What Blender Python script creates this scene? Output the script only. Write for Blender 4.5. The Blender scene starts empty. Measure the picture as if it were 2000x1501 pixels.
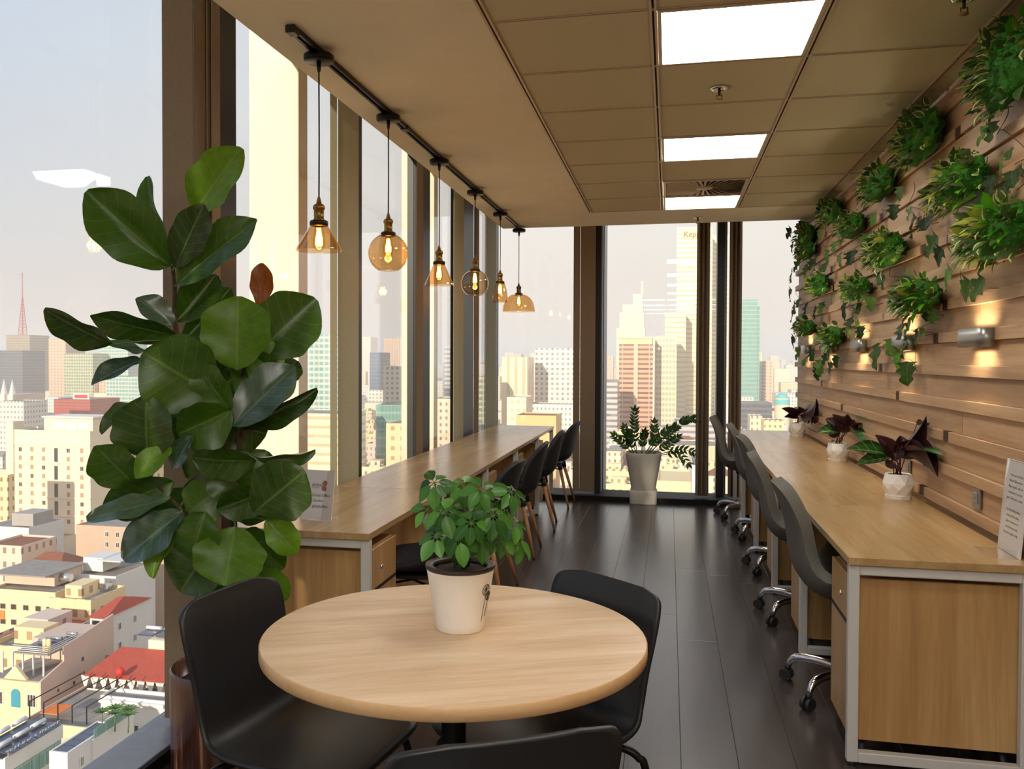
import bpy, math, random
import numpy as np
from mathutils import Vector, Matrix
R = math.radians
PI = math.pi
random.seed(7)
C = bpy.context.scene.collection
S = bpy.context.scene

# ------------------------------------------------------------------ camera
CAM = Vector((0, 0, 1.42))
FPX, YAW, PITCH, ROLL, PCX, PCY = 1710.0, .2200, -.0205, .0030, 924.0, 735.0
_f = Vector((-math.sin(YAW)*math.cos(PITCH), math.cos(YAW)*math.cos(PITCH), math.sin(PITCH)))
_r = Vector((math.cos(YAW), math.sin(YAW), 0))
_u = _r.cross(_f)
RT = math.cos(ROLL)*_r + math.sin(ROLL)*_u
UP = -math.sin(ROLL)*_r + math.cos(ROLL)*_u
FW = _f
cd = bpy.data.cameras.new('camera'); cam = bpy.data.objects.new('camera', cd); C.objects.link(cam)
cam.matrix_world = Matrix(((RT.x, UP.x, -FW.x, CAM.x), (RT.y, UP.y, -FW.y, CAM.y), (RT.z, UP.z, -FW.z, CAM.z), (0, 0, 0, 1)))
cd.sensor_width = 36; cd.sensor_fit = 'HORIZONTAL'; cd.lens = FPX/2000*36
cd.shift_x = (1000-PCX)/2000; cd.shift_y = -(750.5-PCY)/2000
cd.clip_start = .05; cd.clip_end = 30000
S.camera = cam
vs = S.view_settings
vs.view_transform = 'Standard'; vs.look = 'None'; vs.gamma = 1; vs.use_curve_mapping = False
vs.exposure = 0.0
S.cycles.max_bounces = 8; S.cycles.diffuse_bounces = 5; S.cycles.glossy_bounces = 4
S.cycles.transmission_bounces = 6; S.cycles.transparent_max_bounces = 24; S.cycles.volume_bounces = 1
S.cycles.caustics_reflective = False; S.cycles.caustics_refractive = False
S.cycles.sample_clamp_indirect = 6.0

def ray(px, py):
    return FW + RT*((px-PCX)/FPX) + UP*((PCY-py)/FPX)
def at(px, py, d):                       # a point d metres deep along the view axis
    return CAM + ray(px, py)*d
def onz(px, py, z):
    v = ray(px, py); return CAM + v*((z-CAM.z)/v.z)
def onx(px, py, x):
    v = ray(px, py); return CAM + v*((x-CAM.x)/v.x)
def ony(px, py, y):
    v = ray(px, py); return CAM + v*((y-CAM.y)/v.y)

# ------------------------------------------------------------------ node helpers
class NT:
    def __init__(s, tree): s.t = tree; s.n = tree.nodes; s.l = tree.links
    def add(s, kind, _i=None, **kw):
        n = s.n.new(kind)
        for k, v in kw.items(): setattr(n, k, v)
        for k, v in (_i or {}).items():
            if isinstance(v, bpy.types.NodeSocket): s.l.new(v, n.inputs[k])
            else: n.inputs[k].default_value = v
        return n
    def math(s, op, a, b=0.0, c=0.0, clamp=False):
        n = s.n.new('ShaderNodeMath'); n.operation = op; n.use_clamp = clamp
        for i, v in enumerate((a, b, c)):
            if isinstance(v, bpy.types.NodeSocket): s.l.new(v, n.inputs[i])
            else: n.inputs[i].default_value = v
        return n.outputs[0]
    def ramp(s, fac, stops, interp='LINEAR'):
        n = s.n.new('ShaderNodeValToRGB'); n.color_ramp.interpolation = interp
        el = n.color_ramp.elements
        while len(el) < len(stops): el.new(.5)
        for e, (p, c) in zip(el, stops): e.position = p; e.color = (*c, 1)
        s.l.new(fac, n.inputs[0]); return n.outputs[0]
    def mix(s, fac, a, b, blend='MIX'):
        n = s.n.new('ShaderNodeMix'); n.data_type = 'RGBA'; n.blend_type = blend
        for k, v in ((0, fac), (6, a), (7, b)):
            if isinstance(v, bpy.types.NodeSocket): s.l.new(v, n.inputs[k])
            else: n.inputs[k].default_value = v if k == 0 else (*v[:3], 1)
        return n.outputs[2]
def srgb(r, g, b):
    f = lambda c: (c/255/12.92) if c/255 <= .04045 else ((c/255+.055)/1.055)**2.4
    return (f(r), f(g), f(b))

# ------------------------------------------------------------------ sky and sun
W = bpy.data.worlds.new('sky'); S.world = W; W.use_nodes = True
w = NT(W.node_tree); w.n.clear()
tc = w.add('ShaderNodeTexCoord')
sx = w.add('ShaderNodeSeparateXYZ', {0: tc.outputs['Generated']})
el = w.math('MAXIMUM', sx.outputs[2], 0.0)
blue = w.ramp(el, [(0.0, srgb(226, 208, 202)), (.05, srgb(222, 212, 210)), (.14, srgb(208, 213, 220)), (.30, srgb(188, 208, 232)), (.55, srgb(170, 198, 234)), (1.0, srgb(150, 185, 235))])
warm = w.ramp(el, [(0.0, srgb(252, 232, 210)), (.06, srgb(251, 237, 222)), (.15, srgb(250, 244, 234)), (.30, srgb(248, 248, 244)), (.6, srgb(214, 228, 244)), (1.0, srgb(165, 195, 238))])
az = w.math('MULTIPLY_ADD', sx.outputs[0], 1.5, 1.28, clamp=True)      # paler towards +X, bluer out to the west
skyc = w.mix(az, blue, warm)
grd = w.math('MULTIPLY_ADD', sx.outputs[2], 12.0, 1.0, clamp=True)
skyc2 = w.mix(grd, srgb(196, 170, 140), skyc)
bg = w.add('ShaderNodeBackground', {0: skyc2, 1: 1.0})
wo = w.add('ShaderNodeOutputWorld', {0: bg.outputs[0]})
SUNDIR = Vector((-.16, -.96, .23)).normalized()          # towards the sun
sl = bpy.data.lights.new('sun', 'SUN'); sl.energy = 5.4; sl.color = (1, .86, .67); sl.angle = R(1.0)
sun = bpy.data.objects.new('sun', sl); C.objects.link(sun)
sun.rotation_euler = SUNDIR.to_track_quat('Z', 'Y').to_euler()

# ------------------------------------------------------------------ materials
M = {}
def newmat(name):
    m = bpy.data.materials.new(name); m.use_nodes = True
    t = NT(m.node_tree); t.n.clear()
    out = t.add('ShaderNodeOutputMaterial'); M[name] = m
    return m, t, out
def bsdf(t, out, color, rough=.5, metal=0.0, spec=.5, bump=None, bstr=.2, bdist=.002, **kw):
    i = {'Base Color': color if isinstance(color, bpy.types.NodeSocket) else (*color, 1), 'Roughness': rough, 'Metallic': metal, 'Specular IOR Level': spec}
    i.update(kw)
    b = t.add('ShaderNodeBsdfPrincipled', i)
    if bump is not None:
        bn = t.add('ShaderNodeBump', {'Strength': bstr, 'Distance': bdist, 'Height': bump})
        t.l.new(bn.outputs[0], b.inputs['Normal'])
    if out: t.l.new(b.outputs[0], out.inputs[0])
    return b
def plain(name, color, rough=.5, metal=0.0, var=.06, scale=30, spec=.5, bstr=0, **kw):
    m, t, out = newmat(name)
    co = t.add('ShaderNodeTexCoord').outputs['Object']
    nz = t.add('ShaderNodeTexNoise', {'Vector': co, 'Scale': scale, 'Detail': 4.0}).outputs[0]
    dk = tuple(c*(1-var) for c in color); lt = tuple(min(1, c*(1+var)) for c in color)
    col = t.ramp(nz, [(.3, dk), (.7, lt)])
    bsdf(t, out, col, rough, metal, spec, nz if bstr else None, bstr, **kw)
    return m
def wood(name, c1, c2, c3, axis='Y', sc=1.0, rough=.45, rnd=.25, bstr=.08, spec=.4, coat=0.0, stretch=.06):
    m, t, out = newmat(name)
    co = t.add('ShaderNodeTexCoord').outputs['Object']
    oi = t.add('ShaderNodeObjectInfo').outputs['Random']
    off = t.math('MULTIPLY', oi, 37.0)
    mp = t.add('ShaderNodeMapping', {'Vector': co})
    s = [9*sc, 9*sc, 9*sc]; s['XYZ'.index(axis)] *= stretch
    mp.inputs['Scale'].default_value = s
    cv = t.add('ShaderNodeCombineXYZ', {0: off, 1: off, 2: off})
    t.l.new(cv.outputs[0], mp.inputs['Location'])
    n1 = t.add('ShaderNodeTexNoise', {'Vector': mp.outputs[0], 'Scale': 1.6, 'Detail': 6.0, 'Roughness': .6, 'Distortion': 1.2}).outputs[0]
    n2 = t.add('ShaderNodeTexNoise', {'Vector': mp.outputs[0], 'Scale': 14.0, 'Detail': 3.0, 'Roughness': .7}).outputs[0]
    g = t.math('ADD', t.math('MULTIPLY', n1, .75), t.math('MULTIPLY', n2, .25))
    col = t.ramp(g, [(.34, c1), (.5, c2), (.66, c3)])
    if rnd:
        k = t.math('MULTIPLY_ADD', oi, rnd, 1-rnd/2)
        kk = t.add('ShaderNodeCombineXYZ', {0: k, 1: k, 2: k}).outputs[0]
        col = t.mix(1.0, col, kk, 'MULTIPLY')
    bsdf(t, out, col, rough, 0, spec, g, bstr, **({'Coat Weight': coat, 'Coat Roughness': .25} if coat else {}))
    return m
def emit(name, color, strength):
    m, t, out = newmat(name)
    e = t.add('ShaderNodeEmission', {0: (*color, 1), 1: strength}); t.l.new(e.outputs[0], out.inputs[0]); return m
def thin_glass(name, tint, refl=.04, rough=0.0, gcol=(1, 1, 1), scale5=.85):
    m, t, out = newmat(name)
    lw = t.add('ShaderNodeLayerWeight', {0: .5}).outputs['Facing']
    f = t.math('MULTIPLY_ADD', t.math('POWER', lw, 5.0), scale5, refl, clamp=True)
    tr = t.add('ShaderNodeBsdfTransparent', {0: (*tint, 1)}).outputs[0]
    gl = t.add('ShaderNodeBsdfGlossy', {0: (*gcol, 1), 'Roughness': rough}).outputs[0]
    mx = t.add('ShaderNodeMixShader', {0: f, 1: tr, 2: gl}); t.l.new(mx.outputs[0], out.inputs[0]); return m
def leafmat(name, c_dark, c_light, vein, rough=.38, trans=.25, back=None, spec=.5, vstr=.6, edge=None, nside=6.0, rnd=.35):
    m, t, out = newmat(name)
    uv = t.add('ShaderNodeSeparateXYZ', {0: t.add('ShaderNodeTexCoord').outputs['UV']})
    u, v = uv.outputs[0], uv.outputs[1]
    au = t.math('ABSOLUTE', u)
    mid = t.math('SUBTRACT', 1.0, t.math('MULTIPLY', au, 16.0), clamp=True)
    ph = t.math('FRACT', t.math('MULTIPLY', t.math('SUBTRACT', v, t.math('MULTIPLY', au, .22)), nside))
    sd = t.math('SUBTRACT', 1.0, t.math('MULTIPLY', t.math('ABSOLUTE', t.math('SUBTRACT', ph, .5)), 18.0), clamp=True)
    vn = t.math('MULTIPLY', t.math('MAXIMUM', mid, t.math('MULTIPLY', sd, .6)), vstr)
    oi = t.add('ShaderNodeObjectInfo').outputs['Random']
    co = t.add('ShaderNodeTexCoord').outputs['Object']
    nz = t.add('ShaderNodeTexNoise', {'Vector': co, 'Scale': 9.0, 'Detail': 3.0}).outputs[0]
    k = t.math('ADD', t.math('MULTIPLY', oi, rnd), t.math('MULTIPLY', nz, 1-rnd))
    col = t.ramp(k, [(.2, c_dark), (.75, c_light)])
    if edge is not None:
        e = t.math('MULTIPLY', t.math('SUBTRACT', au, .58), 6.0, clamp=True)
        col = t.mix(e, col, edge)
    col = t.mix(vn, col, vein)
    if back is not None:
        bf = t.add('ShaderNodeNewGeometry').outputs['Backfacing']
        col = t.mix(bf, col, back)
    b = bsdf(t, None, col, rough, 0, spec)
    tl = t.add('ShaderNodeBsdfTranslucent', {0: col})
    mx = t.add('ShaderNodeMixShader', {0: trans, 1: b.outputs[0], 2: tl.outputs[0]}); t.l.new(mx.outputs[0], out.inputs[0])
    return m
def facade(name, wall, glass, fh=3.4, bw=3.0, hf=.5, vf=.6, rough=.45, metal=0.0, grough=.15, var=.3, axis=None):
    """storeys and bays too small to pick apart: recess colour by object metres"""
    m, t, out = newmat(name)
    co = t.add('ShaderNodeSeparateXYZ', {0: t.add('ShaderNodeTexCoord').outputs['Object']})
    hz = t.math('FRACT', t.math('DIVIDE', co.outputs[2], fh))
    hx = t.math('FRACT', t.math('DIVIDE', t.math('ADD', co.outputs[0], co.outputs[1]), bw))
    a = t.math('LESS_THAN', hz, hf); b = t.math('LESS_THAN', hx, vf)
    nv = t.add('ShaderNodeNewGeometry').outputs['Normal']
    nz = t.math('LESS_THAN', t.math('ABSOLUTE', t.add('ShaderNodeSeparateXYZ', {0: nv}).outputs[2]), .5)
    k = t.math('MULTIPLY', t.math('MULTIPLY', a, b), nz)
    cell = t.add('ShaderNodeCombineXYZ', {0: t.math('FLOOR', t.math('DIVIDE', t.math('ADD', co.outputs[0], co.outputs[1]), bw)), 1: t.math('FLOOR', t.math('DIVIDE', co.outputs[2], fh))})
    wn = t.add('ShaderNodeTexWhiteNoise', {'Vector': cell.outputs[0]}).outputs[0]
    kk = t.math('MULTIPLY', k, t.math('MULTIPLY_ADD', wn, var, 1-var))
    col = t.mix(kk, wall, glass)
    rg = t.math('MULTIPLY_ADD', k, grough-rough, rough)
    bsdf(t, out, col, rg, metal)
    return m

# ------------------------------------------------------------------ mesh helpers
class MB:
    def __init__(s): s.v = []; s.f = []; s.m = []; s.uv = None; s.sm = []
    def face(s, idx, mi=0, sm=False): s.f.append(tuple(idx)); s.m.append(mi); s.sm.append(sm)
    def box(s, x0, x1, y0, y1, z0, z1, mi=0):
        n = len(s.v)
        s.v += [(x0, y0, z0), (x1, y0, z0), (x1, y1, z0), (x0, y1, z0), (x0, y0, z1), (x1, y0, z1), (x1, y1, z1), (x0, y1, z1)]
        for q in ((0, 3, 2, 1), (4, 5, 6, 7), (0, 1, 5, 4), (1, 2, 6, 5), (2, 3, 7, 6), (3, 0, 4, 7)): s.face([n+i for i in q], mi)
        return s
    def bbox(s, x0, x1, y0, y1, z0, z1, b=.004, mi=0):       # box with chamfered vertical and horizontal edges
        n = len(s.v)
        X, Y, Z = (x0, x1), (y0, y1), (z0, z1); idx = {}
        for i in (0, 1):
            for j in (0, 1):
                for k in (0, 1):
                    sx_, sy_, sz_ = (1, -1)[i], (1, -1)[j], (1, -1)[k]
                    for a in range(3):
                        p = [X[i]+sx_*b, Y[j]+sy_*b, Z[k]+sz_*b]; p[a] = (X, Y, Z)[a][(i, j, k)[a]]
                        idx[i, j, k, a] = len(s.v); s.v.append(tuple(p))
        def q(l, mi=mi): s.face(l, mi)
        for i in (0, 1):
            l = [idx[i, 0, 0, 0], idx[i, 1, 0, 0], idx[i, 1, 1, 0], idx[i, 0, 1, 0]]; q(l if i else l[::-1])
            l = [idx[0, i, 0, 1], idx[0, i, 1, 1], idx[1, i, 1, 1], idx[1, i, 0, 1]]; q(l if i else l[::-1])
            l = [idx[0, 0, i, 2], idx[1, 0, i, 2], idx[1, 1, i, 2], idx[0, 1, i, 2]]; q(l if i else l[::-1])
        for i in (0, 1):
            for j in (0, 1):
                l = [idx[i, j, 0, 0], idx[i, j, 1, 0], idx[i, j, 1, 1], idx[i, j, 0, 1]]; q(l if (i == j) else l[::-1])
                l = [idx[i, 0, j, 0], idx[i, 0, j, 2], idx[i, 1, j, 2], idx[i, 1, j, 0]]; q(l if (i == j) else l[::-1])
                l = [idx[0, i, j, 1], idx[1, i, j, 1], idx[1, i, j, 2], idx[0, i, j, 2]]; q(l if (i == j) else l[::-1])
                for k in (0, 1):
                    l = [idx[i, j, k, 0], idx[i, j, k, 1], idx[i, j, k, 2]]; q(l if (i+j+k) % 2 else l[::-1])
        return s
    def lathe(s, prof, n=24, c=(0, 0, 0), mi=0, sm=True, close=False):
        b = len(s.v)
        for r, z in prof:
            for k in range(n):
                a = 2*PI*k/n; s.v.append((c[0]+r*math.cos(a), c[1]+r*math.sin(a), c[2]+z))
        L = len(prof)
        for i in range(L-1 + (1 if close else 0)):
            i2 = (i+1) % L
            for k in range(n):
                k2 = (k+1) % n
                s.face((b+i*n+k, b+i*n+k2, b+i2*n+k2, b+i2*n+k), mi, sm)
        return s
    def cap(s, r, z, n=24, c=(0, 0, 0), up=True, mi=0):
        b = len(s.v)
        for k in range(n):
            a = 2*PI*k/n; s.v.append((c[0]+r*math.cos(a), c[1]+r*math.sin(a), c[2]+z))
        l = list(range(b, b+n)); s.face(l if up else l[::-1], mi); return s
    def tube(s, pts, rad, n=8, mi=0, caps=True, sm=True):
        pts = [Vector(p) for p in pts]; b = len(s.v); L = len(pts)
        rads = rad if isinstance(rad, (list, tuple)) else [rad]*L
        t0 = (pts[1]-pts[0]).normalized(); ref = Vector((0, 0, 1)) if abs(t0.z) < .9 else Vector((1, 0, 0))
        nx = t0.cross(ref).normalized()
        for i, p in enumerate(pts):
            t = (pts[min(i+1, L-1)]-pts[max(i-1, 0)]).normalized()
            nx = (nx-t*nx.dot(t)).normalized(); ny = t.cross(nx)
            for k in range(n):
                a = 2*PI*k/n; s.v.append(tuple(p+(nx*math.cos(a)+ny*math.sin(a))*rads[i]))
        for i in range(L-1):
            for k in range(n):
                k2 = (k+1) % n
                s.face((b+i*n+k, b+i*n+k2, b+(i+1)*n+k2, b+(i+1)*n+k), mi, sm)
        if caps:
            s.face([b+k for k in range(n)][::-1], mi); s.face([b+(L-1)*n+k for k in range(n)], mi)
        return s
    def grid(s, P, mi=0, sm=True, uvs=None):                 # P[i][j] points
        b = len(s.v); h, wd = len(P), len(P[0])
        for row in P:
            for p in row: s.v.append(tuple(p))
        if uvs is not None:
            if s.uv is None: s.uv = {}
            for i in range(h):
                for j in range(wd): s.uv[b+i*wd+j] = uvs[i][j]
        for i in range(h-1):
            for j in range(wd-1):
                s.face((b+i*wd+j, b+i*wd+j+1, b+(i+1)*wd+j+1, b+(i+1)*wd+j), mi, sm)
        return s
    def add(s, o, mat):                                      # merge another builder through a matrix
        b = len(s.v); s.v += [tuple(mat @ Vector(p)) for p in o.v]
        for f, mi, sm in zip(o.f, o.m, o.sm): s.face([b+i for i in f], mi, sm)
        if o.uv:
            if s.uv is None: s.uv = {}
            for k, q in o.uv.items(): s.uv[b+k] = q
        return s
    def mesh(s, name='mesh'):
        me = bpy.data.meshes.new(name); me.from_pydata(s.v, [], s.f)
        me.polygons.foreach_set('material_index', s.m); me.polygons.foreach_set('use_smooth', s.sm)
        if s.uv:
            ul = me.uv_layers.new(name='UVMap')
            li = np.zeros(len(me.loops), dtype=np.int32); me.loops.foreach_get('vertex_index', li)
            tab = np.zeros((len(s.v), 2), dtype=np.float32)
            for k, q in s.uv.items(): tab[k] = q
            ul.data.foreach_set('uv', tab[li].ravel())
        me.update(); return me
def mesh_of(mb, mats, name='mesh'):
    me = mb.mesh(name)
    for m in (mats if isinstance(mats, (list, tuple)) else [mats]): me.materials.append(M[m] if isinstance(m, str) else m)
    return me
def obj(name, mb, mats=None, parent=None, loc=None, rot=None, mtx=None, label=None):
    me = mb if isinstance(mb, bpy.types.Mesh) else mesh_of(mb, mats, name)
    o = bpy.data.objects.new(name, me); C.objects.link(o)
    if parent is not None: o.parent = parent
    if mtx is not None: o.matrix_local = mtx
    if loc is not None: o.location = loc
    if rot is not None: o.rotation_euler = rot
    if label: o['label'] = label
    return o
def tag(o, label, cat, group=None, kind=None):
    o['label'] = label; o['category'] = cat
    if group: o['group'] = group
    if kind: o['kind'] = kind
    return o
def thing(name, label, cat, loc=(0, 0, 0), rz=0, group=None):
    o = bpy.data.objects.new(name, None); C.objects.link(o); o.location = loc; o.rotation_euler = (0, 0, rz)
    o.empty_display_size = .1
    return tag(o, label, cat, group)
def struct(name, mb, mats, parent=None, **k):
    o = obj(name, mb, mats, parent, **k)
    if parent is None: o['kind'] = 'structure'
    return o
def struct_root(name, loc=(0, 0, 0)):
    o = bpy.data.objects.new(name, None); C.objects.link(o); o.location = loc; o['kind'] = 'structure'; return o
def dup(root, loc, rz, label=None):
    r = root.copy(); C.objects.link(r); r.location = loc; r.rotation_euler = (0, 0, rz)
    if label: r['label'] = label
    for ch in root.children:
        c = ch.copy(); C.objects.link(c); c.parent = r
        for g in ch.children:
            d = g.copy(); C.objects.link(d); d.parent = c
    return r
def solidify(o, th, off=-1.0):
    m = o.modifiers.new('solid', 'SOLIDIFY'); m.thickness = th; m.offset = off; return o
def spline(pts, n):                                           # Catmull-Rom through points
    pts = [Vector(p) for p in pts]; P = [pts[0]*2-pts[1]]+pts+[pts[-1]*2-pts[-2]]; out = []
    L = len(pts)-1
    for i in range(n+1):
        t = i/n*L; k = min(int(t), L-1); f = t-k
        a, b, c, d = P[k:k+4]
        out.append(.5*((2*b)+(c-a)*f+(2*a-5*b+4*c-d)*f*f+(3*b-a-3*c+d)*f**3))
    return out
def frame(base, tip, nrm):
    """matrix whose local Y runs base->tip and local Z is as near nrm as can be"""
    y = (tip-base).normalized(); x = y.cross(nrm)
    if x.length < 1e-4: x = y.cross(Vector((1, 0, 0)))
    x.normalize(); z = x.cross(y)
    return Matrix(((x.x, y.x, z.x, base.x), (x.y, y.y, z.y, base.y), (x.z, y.z, z.z, base.z), (0, 0, 0, 1)))
def text(name, body, size, mat, parent, mtx, extrude=.0006, align='LEFT', space=1.0):
    cu = bpy.data.curves.new(name, 'FONT'); cu.body = body; cu.size = size; cu.extrude = extrude; cu.align_x = align; cu.space_character = space
    cu.resolution_u = 3
    o = bpy.data.objects.new(name, cu); C.objects.link(o)
    me = bpy.data.meshes.new_from_object(o.evaluated_get(bpy.context.evaluated_depsgraph_get()))
    bpy.data.objects.remove(o); bpy.data.curves.remove(cu)
    me.materials.clear(); me.materials.append(M[mat])
    return obj(name, me, None, parent, mtx=mtx)
# ================================================================== material list
wood('floor_wood', srgb(52, 44, 40), srgb(64, 55, 51), srgb(78, 68, 63), 'Y', .8, .25, .16, .14, .85)
plain('floor_base', srgb(28, 24, 22), .6)
wood('wall_wood', srgb(164, 128, 92), srgb(186, 149, 110), srgb(202, 168, 130), 'Y', .7, .5, .14, .10, .3)
plain('wall_gap', srgb(74, 42, 24), .7)
wood('desk_oak', srgb(164, 130, 82), srgb(184, 148, 98), srgb(198, 166, 118), 'Y', .6, .25, .10, .03, .7)
wood('desk_oak_x', srgb(168, 126, 76), srgb(190, 148, 94), srgb(206, 168, 114), 'Z', .6, .38, .16, .08, .45)
wood('table_oak', srgb(204, 168, 128), srgb(222, 190, 152), srgb(234, 208, 176), 'X', .8, .36, .0, .05, .4, stretch=.10)
wood('edge_oak', srgb(196, 154, 104), srgb(208, 168, 118), srgb(218, 180, 132), 'X', .8, .45, .0, .05, .4)
wood('leg_beech', srgb(160, 110, 66), srgb(184, 134, 86), srgb(200, 152, 104), 'Z', 1.4, .45, .15, .05, .4)
plain('plaster', srgb(242, 237, 218), .85, var=.02, scale=6)
plain('ceiling_tile', srgb(206, 199, 174), .9, var=.03, scale=160, bstr=.25)
plain('grid_metal', srgb(196, 180, 156), .45, .2, var=.02)
plain('dark_groove', srgb(30, 24, 18), .8)
emit('panel_light', (1, .98, .93), 14.0)
plain('mullion_dark', srgb(34, 34, 32), .42, .3, var=.08)
plain('sill_grey', srgb(150, 148, 150), .4, .3, var=.05)
plain('sill_dark', srgb(26, 23, 21), .6, spec=.2)
plain('fin_cream', srgb(236, 218, 190), .5, var=.03)
plain('fin_grey', srgb(120, 132, 142), .4, .4)
plain('blind_brown', srgb(140, 120, 96), .8, var=.06, scale=60)
plain('blind_olive', srgb(176, 174, 148), .8, var=.04, scale=60)
plain('back_wall', srgb(226, 214, 196), .9)
thin_glass('pane_glass', (.975, .98, .985), .016, 0.0, (1, 1, 1), .8)
plain('black_plastic', srgb(30, 31, 33), .42, var=.08, scale=60)
plain('black_metal', srgb(22, 21, 20), .38, .6, var=.1)
plain('chrome', (.82, .82, .83), .12, 1.0, var=.01)
plain('white_metal', srgb(214, 210, 202), .38, var=.02)
plain('black_fabric', srgb(44, 44, 46), .55, var=.12, scale=80, spec=.4)
plain('grey_fabric', srgb(112, 108, 100), .95, var=.16, scale=220, spec=.2, bstr=.3)
plain('castor_black', srgb(40, 40, 41), .5)
plain('brass', srgb(150, 116, 62), .34, .9, var=.08)
plain('dark_bronze', srgb(62, 48, 34), .4, .8, var=.1)
thin_glass('amber_glass', (.93, .80, .62), .05, 0.02, (1, .93, .8), .7)
thin_glass('smoke_glass', (.88, .80, .68), .06, 0.02, (1, .95, .88), .7)
thin_glass('bulb_glass', (.98, .86, .62), .04, 0.0, (1, .95, .85), .6)
emit('filament', (1.0, .52, .12), 50.0)
emit('glow_core', (1.0, .58, .16), 22.0)
emit('sconce_lamp', (1.0, .80, .50), 14.0)
plain('steel_grey', srgb(160, 158, 152), .35, .75, var=.05)
plain('paper', srgb(232, 226, 220), .7, var=.02)
thin_glass('acrylic', (.985, .985, .985), .05, 0.0, (1, 1, 1), .6)
plain('ink_grey', srgb(92, 84, 82), .8)
plain('ink_soft', srgb(158, 148, 142), .8)
plain('ink_brown', srgb(150, 86, 44), .8)
plain('ink_dark', srgb(60, 48, 40), .8)
plain('socket_steel', srgb(150, 146, 138), .3, .8)

# ================================================================== floor
ZC = 2.64
Y0, YF = -6.6, 8.78
floor = struct('floor', MB().box(-1.92, 1.42, Y0, 9.35, -.20, -.013), 'floor_base')
pw = .197; k = -11
rnd = random.Random(3)
pm = {}
x = .052+pw*k
while x < 1.28:
    y = Y0 - rnd.uniform(0, 1.7)
    while y < YF:
        ln = rnd.choice((1.5, 1.8, 2.1)); a, b = max(y, Y0), min(y+ln, YF)
        if b-a > .05:
            q = MB().bbox(max(x, -1.80)+.0005, min(x+pw, 1.30)-.0005, a+.0003, b-.0003, -.013, 0, .0009)
            o = obj('plank', q, 'floor_wood', floor)
        y += ln
    x += pw
# ================================================================== ceiling
cb = MB()
cb.box(-1.53, -.655, Y0, 8.11, ZC, ZC+.30); cb.box(-.655, 1.42, 7.37, 8.11, ZC, ZC+.30)
cb.box(-1.93, 1.42, Y0, 9.24, ZC+.32, ZC+.40)
ceil = struct('ceiling', cb, 'plaster')
GX = [-.647, -.064, .536, 1.133]; ROW0, RS = 3.148, .605
rows = [ROW0+RS*i for i in range(-16, 7)]+[7.36]
LIGHTROWS = {16: 'light', 19: 'light', 21: 'vent', 22: 'light', 13: 'light', 10: 'light', 7: 'light', 4: 'light', 1: 'light'}
for i in range(len(rows)-1):
    a, b = rows[i], rows[i+1]
    for c in range(4):
        x0 = GX[c]; x1 = GX[c+1] if c < 3 else 1.225
        if c == 1 and i in LIGHTROWS: continue
        if c in (0, 2) and i in (1, 4, 7, 10): continue
        obj('ceiling_tile', MB().box(x0+.006, x1-.006, a+.005, b-.005, ZC+.003, ZC+.02), 'ceiling_tile', ceil)
for gx in GX:
    q = MB(); q.box(gx-.013, gx-.004, rows[0], 7.36, ZC-.004, ZC+.006); q.box(gx+.004, gx+.013, rows[0], 7.36, ZC-.004, ZC+.006); q.box(gx-.004, gx+.004, rows[0], 7.36, ZC+.004, ZC+.008, 1)
    obj('grid_bar', q, ['grid_metal', 'dark_groove'], ceil)
for gy in rows:
    q = MB(); q.box(GX[0]+.013, 1.225, gy-.010, gy-.004, ZC-.001, ZC+.006); q.box(GX[0]+.013, 1.225, gy+.003, gy+.010, ZC-.001, ZC+.006); q.box(GX[0]+.013, 1.225, gy-.004, gy+.003, ZC+.004, ZC+.008, 1)
    obj('cross_bar', q, ['grid_metal', 'dark_groove'], ceil)
names = {16: 'largest square white light panel in the ceiling beside the sprinkler', 19: 'middle square white light panel in the ceiling grid', 22: 'farthest square white light panel next to the air vent', 13: 'square white light panel overhead between camera and round table'}
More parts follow.
